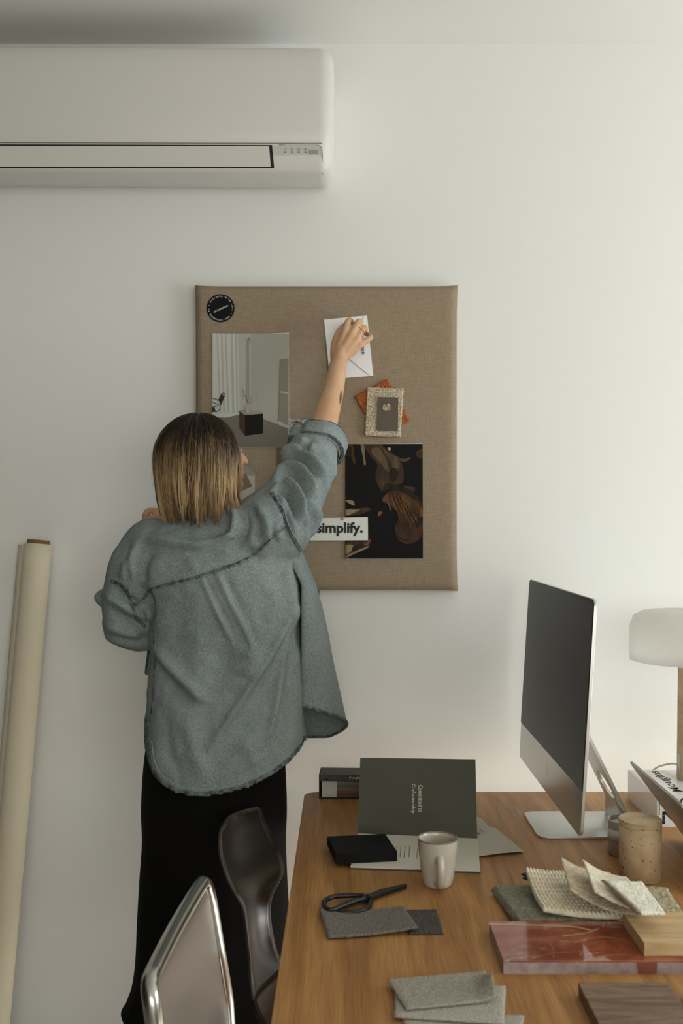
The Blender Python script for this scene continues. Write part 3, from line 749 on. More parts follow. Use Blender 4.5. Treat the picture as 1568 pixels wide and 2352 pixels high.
# ------------------------------------------------------------------ monitor
def make_monitor():
    dn, df = 1.86, 2.505
    rt = thing('monitor', (.51, 2.18-D0, DZ), 'slim silver all-in-one computer with dark screen, turned side-on on the desk', 'computer')
    A = Vector((.4405, 0, .817)); Bt = Vector((.4675, 0, 1.262))        # bottom/top of front face in x,z
    up = (Bt-A).normalized(); H = (Bt-A).length; wd = df-dn
    yc = (dn+df)/2-D0
    M = frameM((A.x, yc, A.z), (0, -1, 0), up)      # local x towards the camera, y up the screen, z = outwards (-x)
    if (M.to_3x3() @ Vector((0,0,1))).x > 0: M = frameM((A.x, yc, A.z), (0, 1, 0), up)
    bm = bmesh.new(); pts = [(x, y+H/2) for x, y in rrect(wd, H, .014, 8)]
    add_prism(bm, pts, -.006, 0, M, .0012); obj('housing', bm, ALU, rt, True)
    rt.children[0].modifiers.new('n', 'EDGE_SPLIT').split_angle = math.radians(50)
    # bulged back
    P = []
    for j in range(13):
        v = -1+2*j/12
        P.append([M @ Vector((u/12*wd*.48, H/2+v*H*.46, -.006-.030*(1-(u/12)**2)**.8*(1-v*v)**.8)) for u in range(-12, 13)])
    grid('back_shell', P, ALU, rt)
    chin = H*.192
    bm = bmesh.new()
    q = rrect(wd-.002, H-.002, .0135, 8); q = [(x, y+H/2) for x, y in q if y+H/2 > chin]
    q = [(wd/2-.001, chin)]+q+[(-wd/2+.001, chin)]
    add_prism(bm, q, .0003, .0016, M); obj('screen', bm, SCREEN, rt)
    bm = bmesh.new(); add_prism(bm, [(x, y+H-.0145) for x, y in circ(0, 0, .0026, .0026, 14)], .0017, .0019, M); obj('webcam', bm, mat('lens_grey', (70,70,72), .3), rt)
    # faint fruit-shaped emblem on the chin
    bm = bmesh.new(); e = []
    for i in range(36):
        a = 2*PI*i/36; r = .0095*(1+.06*math.cos(2*a)-.10*max(0, math.sin(a))**8-.05*max(0, -math.sin(a))**10)
        x, y = r*math.cos(a), r*math.sin(a)
        dxx, dyy = x-.0115, y-.0015
        if math.hypot(dxx, dyy) < .0048: t = math.atan2(dyy, dxx); x, y = .0115+.0048*math.cos(PI-t*0-0) if abs(y-.0015) < .001 else .0115-math.sqrt(max(0, .0048**2-(y-.0015)**2)), y
        e.append((-x, y+chin*.5))
    add_prism(bm, e, .0001, .0004, M)
    add_prism(bm, [(0, chin*.5+.0105), (-.0035, chin*.5+.0125), (-.0042, chin*.5+.0160), (-.0008, chin*.5+.0140)], .0001, .0004, M)
    obj('emblem', bm, mat('emblem_grey', (182,181,176), .30, .85), rt)
    # stand: foot and neck with an oval cable hole
    y0, y1 = 2.09-D0, 2.275-D0
    st_x0, st_x1 = .408, .612
    bm = bmesh.new()
    pts = [(x+(st_x0+st_x1)/2, y+(y0+y1)/2) for x, y in rrect(st_x1-st_x0, y1-y0, .022, 8)]
    add_prism(bm, pts, DZ, DZ+.005, None, .001); obj('foot', bm, ALU, rt, True)
    rt.children[-1].modifiers.new('n', 'EDGE_SPLIT').split_angle = math.radians(50)
    a0 = Vector((.618, 0, DZ+.004)); a1 = Vector((.498, 0, .99))
    ux = (a1-a0).normalized(); L = (a1-a0).length
    MN = frameM((a0.x, (y0+y1)/2, a0.z), (0, 1, 0), ux)
    hw = (y1-y0)/2-.004; cy = .098; N_ = 48
    bm = bmesh.new(); O, I = [], []
    corners = [math.atan2(-cy, hw) % (2*PI), math.atan2(-cy, -hw) % (2*PI), math.atan2(L-cy, hw) % (2*PI), math.atan2(L-cy, -hw) % (2*PI)]
    for t in sorted([2*PI*i/N_ for i in range(N_)]+corners):
        dx, dy = math.cos(t), math.sin(t); s = 1e9
        if dx: s = min(s, hw/abs(dx))
        if dy > 0: s = min(s, (L-cy)/dy)
        if dy < 0: s = min(s, cy/-dy)
        def bend(x, y):      # foot curve where neck meets the base
            z = 0
            k = max(0, 1-y/.035)
            return MN @ Vector((x, y, 0))+Vector((-.020*k*k, 0, 0))
        O.append(bm.verts.new(bend(dx*s, cy+dy*s))); I.append(bm.verts.new(bend(.050*dx, cy+.030*dy)))
    for k in range(len(O)): bm.faces.new((O[k], O[(k+1) % len(O)], I[(k+1) % len(O)], I[k]))
    obj('neck', bm, ALU, rt, False, .006)
make_monitor()

# ------------------------------------------------------------------ things on the desk
# paint colour box
def paint_book():
    nl = T(735, 1834); rt = thing('colour_card_book', nl+Vector((.09, .03, 0)), 'dark bound book of paint colour cards lying at the far left of the desk', 'book')
    ax = Vector((1, -.045, 0)).normalized(); ay = Vector((-.10, 1, 0)).normalized()
    M = frameM(nl, ax, ay); h = .0585; Lx, Ly = .24, .066
    cov = mat('binder_cover', (66,64,56), .6); dk = mat('binder_dark', (18,16,15), .6)
    box('cover_top', (-.002, -.002, h-.004), (Lx, Ly, h), cov, rt, .0008, M=M)
    box('cover_bottom', (-.002, -.004, 0), (Lx, Ly, .004), dk, rt, .0008, M=M)
    box('cover_end', (-.003, -.002, 0), (.0005, Ly, h), dk, rt, .0008, M=M)
    # front flap strip below the top cover with title
    box('title_strip', (-.001, -.0035, h-.016), (Lx, -.0015, h), cov, rt, .0004, M=M)
    box('page_margin', (.004, .001, .004), (.040, Ly-.004, h-.017), mat('page_white', (.62,.58,.52), .8, linear=True, noise_col=(.50,.47,.42), nscale=9, nstretch=(1,1,60)), rt, M=M)
    cols = [(132,128,116),(140,136,118),(112,122,112),(104,116,106),(98,108,96),(116,112,84),(140,118,80),(146,112,76),(128,92,74),(112,86,76),(126,108,92),(86,72,54),(118,98,70),(96,80,62)]
    bm = bmesh.new(); n = len(cols)*2; z0, z1 = .004, h-.017; mats = [mat('swatch%d' % i, c, .8) for i, c in enumerate(cols)]
    for k in range(n):
        za = z0+(z1-z0)*k/n; zb = z0+(z1-z0)*(k+.86)/n
        add_box(bm, (.040, .0012+.001*(k % 3 == 0), za), (Lx-.006, Ly-.004, zb), M=M, mi=len(cols)-1-k//2)
    obj('colour_pages', bm, mats, rt)
    tm = mat('title_white', (190,186,176), .6)
    f = frameM(M @ Vector((.083, -.0037, h-.0075)), ax, (0,0,1)); text('lettering', 'FAR', .01, f, tm, rt, fit=.026, height=.0052, bold=.0003)
    f = frameM(M @ Vector((.034, -.0037, h-.0075)), ax, (0,0,1)); text('lettering', '\u2022\u2022', .01, f, GREYINK, rt, fit=.010, height=.0035, bold=.0003)
    bm = bmesh.new(); add_prism(bm, circ(.016, 0, .0042, .002, 16), 0, .001, frameM(M @ Vector((0, -.0036, h-.012)), ax, (0,0,1))); obj('closure_stud', bm, dk, rt)
paint_book()
def booklet():
    z = .0075
    bl, br = T(805, 1990, z), T(1103, 2000, z); tl, tr = T(821.5, 1914, z), T(1096, 1926, z)
    rt = thing('booklet', (bl+br)/2-Vector((0,0,z)), 'open booklet with upright grey-green cover and pale lower pages', 'booklet')
    def slab(name, q, z0, z1, m):
        bm = bmesh.new(); b = [bm.verts.new((p.x, p.y, DZ+z0)) for p in q]; t = [bm.verts.new((p.x, p.y, DZ+z1)) for p in q]
        bm.faces.new(b[::-1]); bm.faces.new(t)
        for i in range(len(q)): j = (i+1) % len(q); bm.faces.new((b[i], b[j], t[j], t[i]))
        return obj(name, bm, m, rt)
    q = [bl, br, tr, tl]
    slab('back_cover', q, 0, .0015, mat('cover_edge', (120,116,98), .8))
    q2 = [p+Vector((.001,.003,0)) for p in q]
    slab('inner_pages', q2, .0022, .0045, mat('page_edges_red', (122,84,66), .8))
    slab('open_page', q, .0052, z, CREAMP)
    # cover leaning back
    a, b = tl+Vector((0,.002,-.003)), tr+Vector((0,.002,-.003)); c, d = W(1091.5, 1744, 2.145), W(827, 1740, 2.165)
    cov = mat('grey_green_cover', (74,74,64), .75)
    bm = bmesh.new(); add_sheet(bm, [p for p in (a, b, c, d)], .0018)
    bmesh.ops.recalc_face_normals(bm, faces=bm.faces); obj('cover', bm, cov, rt)
    nrm = (b-a).cross(d-a).normalized()
    if nrm.y > 0: nrm = -nrm
    def onc(px, py):       # point of the cover plane
        r = W(px, py, 1)-Vector((0, -D0, EYE)); o = Vector((0, -D0, EYE)); t = (a-o).dot(nrm)/r.dot(nrm); return o+r*t
    dn = (onc(957, 1860)-onc(957, 1800)).normalized(); ri = nrm.cross(dn)
    tm = mat('cover_lettering', (205,198,180), .7)
    for s, px, y0, y1, hh in (('Committed to', 965.5, 1803, 1865, 10), ('Craftsmanship', 948.5, 1800.5, 1868, 10.5)):
        p0, p1 = onc(px, y0), onc(px, y1); Mx = frameM((p0+p1)/2+nrm*.0004, dn, nrm.cross(dn))
        text('lettering', s, .01, Mx, tm, rt, fit=(p1-p0).length, height=hh*2.12/F, extrude=.0001, bold=.0001)
    # lines of small print on the open page
    bm = bmesh.new(); random.seed(3)
    for px, y0, y1 in ((911,1945,1951),(920.5,1945,1969),(930,1942.5,1971),(940.5,1943,1970.5),(959,1950,1973)):
        y = y0
        while y < y1:
            ln = random.uniform(1.2, 4.2); x = px-(y-1945)*.08
            pts = [T(x-1.2, y, z+.0002), T(x+1.2, y, z+.0002), T(x+1.2-.1, min(y+ln, y1), z+.0002), T(x-1.2-.1, min(y+ln, y1), z+.0002)]
            bm.faces.new([bm.verts.new(p) for p in pts]); y += ln+random.uniform(.5, .9)
    obj('small_print', bm, mat('print_grey', (126,120,104), .8), rt)
booklet()
def leaflets():
    m = mat('leaflet_cream', (.52,.48,.385), .75, linear=True)
    def sh(P, z, lab, extra=None):
        bm = bmesh.new(); add_sheet(bm, [T(px, py, z if np.isscalar(zz) and zz is None else zz) for px, py, zz in P], .0008)
        bmesh.ops.recalc_face_normals(bm, faces=bm.faces); return tag(obj('leaflet', bm, m), lab, 'leaflet')
    z = .002
    c1 = catmull([(1080,1868,z),(1094,1875,z),(1106,1881.5,z),(1116,1890,z),(1124.5,1901.5,z)], 4)
    sh([tuple(p) for p in c1]+[(1120,1930,z),(1075,1930,z)], z, 'cream leaflet with a curved edge, rearmost behind the grey-green cover')
    z = .006
    c2 = catmull([(1124,1901,z),(1134,1900.5,z),(1142,1905,z),(1160,1920,z),(1201,1954.5,z+.002)], 4)
    P = [(1085,1899,z)]+[tuple(p) for p in c2]+[(1150,1958.5,z),(1102,1965,z),(1075,1966,z)]
    bm = bmesh.new(); top = [T(px, py, zz) for px, py, zz in P]
    add_sheet(bm, [p for p in top], .0012); bmesh.ops.recalc_face_normals(bm, faces=bm.faces)
    rt = thing('leaflet', T(1130, 1965), 'cream leaflet with dark script, between the open booklet and the monitor foot', 'leaflet')
    obj('sheet', bm, m, rt)
    bm = bmesh.new(); add_sheet(bm, [T(px, py, .0012) for px, py in ((1085,1902),(1135,1905),(1200,1957.5),(1102,1967),(1080,1967))], .0008)
    obj('lower_sheet', bm, mat('leaflet_dark', (84,76,58), .8), rt)
    bm = bmesh.new()
    for s, w in (([(1098,1904.3),(1102,1905),(1107,1908.5),(1112.5,1913)], .45), ([(1088,1908),(1096,1913),(1100,1913.2)], .6)):
        for q in strk(s, w): bm.faces.new([bm.verts.new(T(a, b, z+.0004)) for a, b in q])
    bm.faces.new([bm.verts.new(T(a, b, z+.0004)) for a, b in ((1094,1911.8),(1101,1913.3),(1099.5,1917),(1097,1915))])
    obj('script', bm, INK, rt)
leaflets()
def black_box():
    zb = .0082; nl, nr, fl = T(771, 1985, zb), T(912, 1978, zb), T(751, 1943, zb); fr = nr+(fl-nl)
    bm = bmesh.new(); q = [nl, nr, fr, fl]; hs = .0195+.0082
    b = [bm.verts.new((p.x, p.y, DZ+zb)) for p in q]; t = [bm.verts.new((p.x, p.y, DZ+hs)) for p in q]
    bm.faces.new(b[::-1]); bm.faces.new(t)
    for i in range(4): j = (i+1) % 4; bm.faces.new((b[i], b[j], t[j], t[i]))
    bmesh.ops.bevel(bm, geom=bm.edges[:], offset=.001, segments=2, affect='EDGES')
    for v in bm.verts: v.co.z += 0
    rt = thing('box', (nl+fr)/2, 'flat matte black box on the left side of the open booklet', 'box')
    # base and lid seam
    obj('lid', bm, BOX, rt)
black_box()
def mug():
    c = T(1005, 2032); d = c.y+D0; h = .0865
    rt = thing('mug', c, 'cream glazed mug with brown rim and handle towards the viewer', 'mug')
    k = (1052-959)/2*d/F*.985
    R = lambda t: k*(.70+.30*min(1, t*1.0)**.62)
    prof = [(0, DZ+.001), (k*.66, DZ+.0005), (k*.71, DZ+.003)]
    for i in range(1, 13): t = i/12; prof.append((k*(.72+.27*(1-(1-t)**1.8)), DZ+.003+(h-.006)*t))
    prof += [(k*.995, DZ+h-.0012), (k*.985, DZ+h), (k*.955, DZ+h-.001)]
    for i in range(10, 0, -1): t = i/11; prof.append((k*(.69+.26*(1-(1-t)**1.8)), DZ+.006+(h-.008)*t))
    prof += [(k*.5, DZ+.006), (0, DZ+.006)]
    lathe('body', prof, c.x, c.y, GLAZE, rt, 64)
    bm = bmesh.new(); ring = [(c.x+k*.978*math.cos(a), c.y+k*.978*math.sin(a), DZ+h-.0006) for a in [2*PI*i/64 for i in range(65)]]
    add_tube(bm, ring, .0013, 8, None); obj('rim', bm, BROWNGL, rt, True)
    dirv = Vector((0.02, -1, 0)).normalized(); rr = k*.93
    pts = [(rr*.93, h*.66), (rr*1.16, h*.675), (rr*1.50, h*.62), (rr*1.62, h*.45), (rr*1.5, h*.27), (rr*1.18, h*.155), (rr*.76, h*.15)]
    path = catmull([tuple(c+dirv*a+Vector((0,0,z)))for a, z in pts], 6)
    n = len(path); rad = [.0072*(1+.45*(abs(2*i/(n-1)-1))**8) for i in range(n)]
    bm = bmesh.new(); add_tube(bm, [Vector(p) for p in path], rad, 16, 'flat', flat=(0,0,1), ratio=.6) if False else add_tube(bm, [Vector(p) for p in path], rad, 16, 'flat')
    obj('handle', bm, GLAZE, rt, True)
mug()
def scissors():
    rt = thing('scissors', T(830, 2085), 'black scissors with long looped handles beside the mug', 'scissors')
    X = lambda x, y: (680+x/2.8, 1700+y/2.8)
    m = mat('scissor_black', (.006,.006,.007), .35, linear=True, spec=.4)
    def loop(pts, zz, name):
        P = catmull([(*X(*p), z) for p, z in zip(pts+[pts[0]], [zz]*(len(pts)+1))], 6)
        bm = bmesh.new(); add_tube(bm, [T(a, b, z) for a, b, z in P], .0044, 10, 'round'); return obj(name, bm, m, rt, True)
    loop([(445,1006),(400,1000),(330,1000),(250,1006),(195,1026),(178,1052),(190,1082),(230,1092),(300,1066),(380,1035),(430,1022)], .010, 'handle_loop')
    loop([(468,1012),(480,1036),(466,1070),(425,1096),(360,1108),(290,1108),(250,1098),(262,1084),(330,1052),(400,1026)], .006, 'handle_loop')
    for nm, pts, z in (('blade', [(430,1010),(540,958),(700,922),(712,930),(708,940),(560,990),(470,1028)], .006), ('blade', [(436,1000),(500,975),(690,925),(700,936),(540,990),(450,1030)], .010)):
        bm = bmesh.new(); add_sheet(bm, [T(*X(*p), z) for p in pts], .0035)
        bmesh.ops.recalc_face_normals(bm, faces=bm.faces); obj(nm, bm, m, rt)
    p = T(*X(470, 995), .013); bm = bmesh.new(); add_prism(bm, circ(p.x, p.y, .0042, n=16), p.z-.002, p.z+.0015); obj('pivot_screw', bm, mat('screw', (80,80,78), .3, .8), rt)
scissors()

def patch(name, P4, th, m, label, cat='fabric sample', nu=40, nv=40, relief=0, kind='felt', fray=.8, lift=None, zmin=True, seed=1, parent=None):
    """textile sample: corners TL,TR,BR,BL as (px,py,height of top face above desk); real thickness"""
    rnd = random.Random(seed); bm = bmesh.new(); top, bot = [], []
    c = [T(px, py, z) for px, py, z in P4]
    for j in range(nv+1):
        rt_, rb = [], []
        for i in range(nu+1):
            u, v = i/nu, j/nv
            p = (c[0]*(1-u)+c[1]*u)*(1-v)+(c[3]*(1-u)+c[2]*u)*v
            if lift: p = p+Vector((0, 0, lift(u, v)))
            e = i in (0, nu) or j in (0, nv)
            if e: p = p+Vector((rnd.uniform(-1, 1), rnd.uniform(-1, 1), 0))*.0008*fray
            h = 0
            if relief:
                if kind == 'bobble':
                    h = relief*(abs(math.sin(u*PI*nu/6))**.6)*(abs(math.sin(v*PI*nv/6))**.6)+relief*rnd.uniform(-.06, .06)
                elif kind == 'pile': h = relief*rnd.uniform(-1, 1)*.5+relief*.6*noise.noise(p*60)
                else: h = relief*rnd.uniform(-.5, .5)
            d = min(u, v, 1-u, 1-v); edge = min(1, d*nu/2.5)
            drop = th*.45*(1-edge)**2
            zt = p.z+h-drop
            rt_.append(bm.verts.new((p.x, p.y, max(zt, DZ+.0008)))); rb.append(bm.verts.new((p.x, p.y, max(p.z-th+drop*.5, DZ+.0003))))
        top.append(rt_); bot.append(rb)
    for a, b in zip(top, top[1:]):
        for k in range(nu): bm.faces.new((a[k], b[k], b[k+1], a[k+1]))
    for a, b in zip(bot, bot[1:]):
        for k in range(nu): bm.faces.new((a[k], a[k+1], b[k+1], b[k]))
    rim_t = top[0]+[r[-1] for r in top[1:]]+top[-1][-2::-1]+[r[0] for r in top[-2:0:-1]]
    rim_b = bot[0]+[r[-1] for r in bot[1:]]+bot[-1][-2::-1]+[r[0] for r in bot[-2:0:-1]]
    n = len(rim_t)
    for k in range(n): bm.faces.new((rim_t[k], rim_t[(k+1) % n], rim_b[(k+1) % n], rim_b[k]))
    bmesh.ops.recalc_face_normals(bm, faces=bm.faces)
    o = obj(name, bm, m, parent, True)
    return tag(o, label, cat) if parent is None else o
# grey felt swatches by the scissors
FELTD = mat('felt_dark', (52,47,42), .95, noise_col=(82,76,68), nscale=60, nstretch=(8,1,1), bump=.8, bscale=250)
FELTG = mat('felt_grey', (84,78,72), .95, noise_col=(126,118,110), nscale=380, bump=1, bscale=300)
patch('fabric_swatch', [(925,2088,.0035),(1003,2087,.0035),(1018,2143,.0035),(940,2143.5,.0035)], .003, FELTD, 'small charcoal wool swatch sticking out under the grey felt', seed=2)
patch('fabric_swatch', [(733,2085,.011),(926,2079,.009),(961,2128,.013),(753,2151,.007)], .004, FELTG, 'mid grey felt swatch lying under the scissors', nu=60, seed=3,
      lift=lambda u, v: -.005*math.sin(PI*u)*(1-v)-.003*math.sin(PI*u)*v)
FELTL = [mat('felt_light%d' % i, c, .95, noise_col=tuple(min(255, k+32) for k in c), nscale=330, bump=.9, bscale=280) for i, c in enumerate([(132,126,114),(150,145,132),(146,141,128)])]
patch('fabric_swatch', [(915,2318,.003),(1205,2330,.003),(1190,2400,.003),(950,2400,.003)], .003, FELTL[2], 'pale grey felt swatch, lowest of three at the front of the desk', seed=4)
patch('fabric_swatch', [(908,2268,.007),(1161,2262,.009),(1158,2350,.008),(905,2334,.007)], .003, FELTL[1], 'pale grey felt swatch, middle of three at the front of the desk', seed=5)
patch('fabric_swatch', [(889,2247,.013),(1114,2228,.014),(1140,2296,.013),(932,2316,.012)], .0035, FELTL[0], 'grey felt swatch with upturned corner, topmost of three at the front', nu=60, seed=6,
      lift=lambda u, v: .022*max(0, (u-.80)/.2)**1.6*max(0, 1-abs(v-.62)*2.0))
# rug samples
def pile_patch():
    m = mat('olive_pile', (92,88,66), 1, noise_col=(136,130,104), nscale=140, bump=1, bscale=260, sheen=.3)
    patch('rug_sample', [(1130,2031,.020),(1345,2031,.020),(1425,2112,.020),(1191,2114,.020)], .0195, m, 'thick olive green pile rug sample, lowest of the stack', 'rug sample', 90, 60, .0022, 'pile', 1.2, seed=8)
pile_patch()
CRM = mat('cream_wool', (204,193,166), .95, noise_col=(226,217,194), nscale=60, bump=.9, bscale=260, sheen=.2)
patch('rug_sample', [(1206,1993,.060),(1335,1998,.034),(1432,2104,.028),(1247,2086,.036)], .007, CRM, 'cream bobbly woven wool rug sample on the olive pile', 'rug sample', 108, 66, .0050, 'bobble', .8, seed=9,
      lift=lambda u, v: -.012*math.sin(PI*v)*(1-u)*.8-.004*math.sin(PI*u))
patch('rug_sample', [(1287,1971,.084),(1400,2000,.058),(1475,2097,.048),(1308,2040,.066)], .005, mat('beige_loop', (160,144,120), .95, noise_col=(208,194,170), nscale=120, nstretch=(1,3,1), bump=1, bscale=200),
      'mottled beige wool sample with curled corner, second above the cream one', 'rug sample', 50, 40, .0012, 'felt', 1, seed=10, lift=lambda u, v: -.012*math.sin(PI*u)*(.4+.6*v)+.012*max(0, .3-u)*max(0, 1-v*1.5))
patch('rug_sample', [(1337,1973,.092),(1440,2012,.070),(1505,2094,.060),(1364,2046,.074)], .005, mat('ivory_flat', (200,188,162), .95, noise_col=(226,218,198), nscale=90, nstretch=(1,4,1), bump=.9, bscale=220),
      'ivory flat wool sample under the white one', 'rug sample', 50, 40, .001, 'felt', .8, seed=11, lift=lambda u, v: -.006*math.sin(PI*u)+.004*max(0, .3-u))
patch('rug_sample', [(1436,2030,.040),(1531,2036,.036),(1572,2098,.034),(1480,2098,.034)], .006, mat('beige_fuzz', (150,136,106), 1, noise_col=(190,178,150), nscale=120, bump=1, bscale=260),
      'beige fuzzy wool sample beside the travertine jar, right of the white one', 'rug sample', 40, 30, .0018, 'pile', 1.2, seed=12)
def white_sample():
    rt = thing('rug_sample', T(1455, 2060, .04), 'white shaggy wool sample, topmost of the rug samples', 'rug sample')
    patch('pile', [(1389,2018,.084),(1474,2022,.076),(1528,2095,.068),(1474,2096,.072)], .006, mat('white_shag', (228,222,202), 1, noise_col=(240,236,220), nscale=90, bump=1, bscale=240), '', '', 44, 34, .0016, 'pile', 1.2, seed=13, parent=rt)
    patch('fringe', [(1380,2018,.082),(1388,2018,.085),(1474,2095,.071),(1462,2095,.068)], .005, mat('tan_fringe', (150,134,102), 1, noise_col=(176,160,128), nscale=200, bump=1), '', '', 6, 40, .001, 'felt', 1, seed=14, parent=rt)
white_sample()
def black_sample():
    bm = bmesh.new()
    P = [(1196,2006.5),(1214,2003),(1330,2003),(1335,2022),(1214,2021),(1199,2016),(1207,2012.5)]
    add_sheet(bm, [T(a, b, .030) for a, b in P], .002); bmesh.ops.recalc_face_normals(bm, faces=bm.faces)
    tag(obj('fabric_swatch', bm, mat('black_felt', (16,14,13), .9)), 'black pinked sample poking out behind the cream woven wool', 'fabric sample')
black_sample()
# stone and wood samples
def marble():
    m = bpy.data.materials.new('red_marble'); m.use_nodes = True; N = m.node_tree.nodes; L = m.node_tree.links; p = N['Principled BSDF']
    p.inputs['Roughness'].default_value = .08; p.inputs['Coat Weight'].default_value = .3
    tc = N.new('ShaderNodeTexCoord')
    n = N.new('ShaderNodeTexNoise'); n.inputs['Scale'].default_value = 11; n.inputs['Detail'].default_value = 8; n.inputs['Distortion'].default_value = 1.2; L.new(tc.outputs['Object'], n.inputs[0])
    r = N.new('ShaderNodeValToRGB'); e = r.color_ramp.elements; e[0].position = .32; e[0].color = lin((112,50,28)); e[1].position = .7; e[1].color = lin((168,104,76)); k = e.new(.5); k.color = lin((142,70,44)); L.new(n.outputs[0], r.inputs[0])
    q = N.new('ShaderNodeMapping'); q.inputs['Scale'].default_value = (.8, 2.4, 1); q.inputs['Rotation'].default_value = (0, 0, .12); L.new(tc.outputs['Object'], q.inputs[0])
    n2 = N.new('ShaderNodeTexNoise'); n2.inputs['Scale'].default_value = 5; n2.inputs['Detail'].default_value = 6; n2.inputs['Distortion'].default_value = .4; L.new(q.outputs[0], n2.inputs[0])
    a = N.new('ShaderNodeMath'); a.operation = 'SUBTRACT'; a.inputs[1].default_value = .5; L.new(n2.outputs[0], a.inputs[0])
    b = N.new('ShaderNodeMath'); b.operation = 'ABSOLUTE'; L.new(a.outputs[0], b.inputs[0])
    mr = N.new('ShaderNodeMapRange'); mr.inputs[1].default_value = 0; mr.inputs[2].default_value = .004; mr.inputs[3].default_value = .5; mr.inputs[4].default_value = 0; L.new(b.outputs[0], mr.inputs[0])
    mx = N.new('ShaderNodeMix'); mx.data_type = 'RGBA'; L.new(mr.outputs[0], mx.inputs[0]); L.new(r.outputs[0], mx.inputs[6]); mx.inputs[7].default_value = lin((196,172,150)); L.new(mx.outputs[2], p.inputs['Base Color'])
    x0, x1, y0, y1 = .2348, .62, 1.469-D0, 1.614-D0
    rt = thing('marble_slab', ((x0+x1)/2, (y0+y1)/2, DZ), 'polished red marble slab with pale veins', 'stone sample')
    box('polished_face', (x0, y0, DZ+.0175), (x1, y1, DZ+.020), m, rt, .0004)
    raw = mat('raw_marble_edge', (148,128,126), .85, noise_col=(170,152,150), nscale=70)
    box('raw_body', (x0+.0003, y0+.0003, DZ), (x1, y1-.0003, DZ+.0176), raw, rt)
    red = mat('red_edge', (128,70,54), .6)
    a = (1466-VX)*1.469/F; b = (1509-VX)*1.469/F
    bm = bmesh.new(); add_sheet(bm, [v for v in ((a, y0-.0003, DZ+.0005), (b-.001, y0-.0003, DZ+.0005), (b, y0-.0003, DZ+.0178), (a-.003, y0-.0003, DZ+.0178))], .0004)
    obj('polished_patch', bm, red, rt)
    # broad pale veins near the far edge
    bm = bmesh.new()
    X = lambda x, y: (1100+x/3.35, 1800+y/3.35)
    for pts, w in (([(72,1078),(250,1084),(480,1090),(720,1100),(860,1128)], 1.9), ([(640,1172),(760,1158),(880,1135),(980,1085),(1040,1072),(1100,1074)], 1.5), ([(860,1128),(960,1100),(1000,1062)], 1.0), ([(970,1100),(1100,1110)], .8), ([(540,1215),(575,1280),(570,1340)], .4)):
        c = catmull([(*X(*p), 0) for p in pts], 5)
        for q in strk([(a[0], a[1]) for a in c], w*.8): bm.faces.new([bm.verts.new(T(u, v, .02025)) for u, v in q])
    obj('vein', bm, mat('pale_vein', (184,158,136), .12), rt)
marble()
tag(box('wood_sample', (.447, 1.484-D0, DZ+.0202), (.72, 1.601-D0, DZ+.040), ASH, None, .0006), 'pale wood sample block resting on the red marble slab', 'wood sample')
tag(box('wood_sample', (.329, 1.17-D0, DZ), (.4545, 1.40-D0, DZ+.020), WALNUT, None, .0006), 'dark brown wood sample block in the front right of the desk', 'wood sample')
tag(box('wood_sample', (.4755, 1.17-D0, DZ), (.60, 1.395-D0, DZ+.020), mat('wenge', (30,26,22), .6), None, .0006), 'almost black sample block at the right edge of the picture', 'wood sample')
# candle and travertine jar
def candle():
    c = Vector((.563, 2.003-D0, DZ)); r = .0325; h = .070
    rt = thing('candle', c, 'pale candle in a grey glass behind the travertine jar', 'candle')
    prof = [(0, DZ), (r*.93, DZ), (r, DZ+.003), (r, DZ+h-.002), (r-.001, DZ+h), (r-.003, DZ+h-.001), (r-.0035, DZ+h-.012), (0, DZ+h-.012)]
    bm = bmesh.new(); add_lathe(bm, prof, c.x, c.y, 48); bmesh.ops.recalc_face_normals(bm, faces=bm.faces)
    for f in bm.faces: f.material_index = 1 if f.calc_center_median().z < DZ+.024 else 0
    obj('glass', bm, [mat('grey_glass', (158,150,136), .2, coat=.5), mat('wax_seen_through_glass', (180,162,134), .2, coat=.5)], rt, True)
    lathe('wax', [(0, DZ+h-.0095), (r-.0036, DZ+h-.0095)], c.x, c.y, mat('wax', (186,180,164), .5), rt)
    P = [[Vector((c.x+(r+.0004)*math.cos(a), c.y+(r+.0004)*math.sin(a), DZ+z)) for a in [math.radians(185+60*i/12) for i in range(13)]] for z in (.028, .052)]
    grid('label', P, mat('label_white', (190,184,176), .6), rt, thick=.0003)
candle()
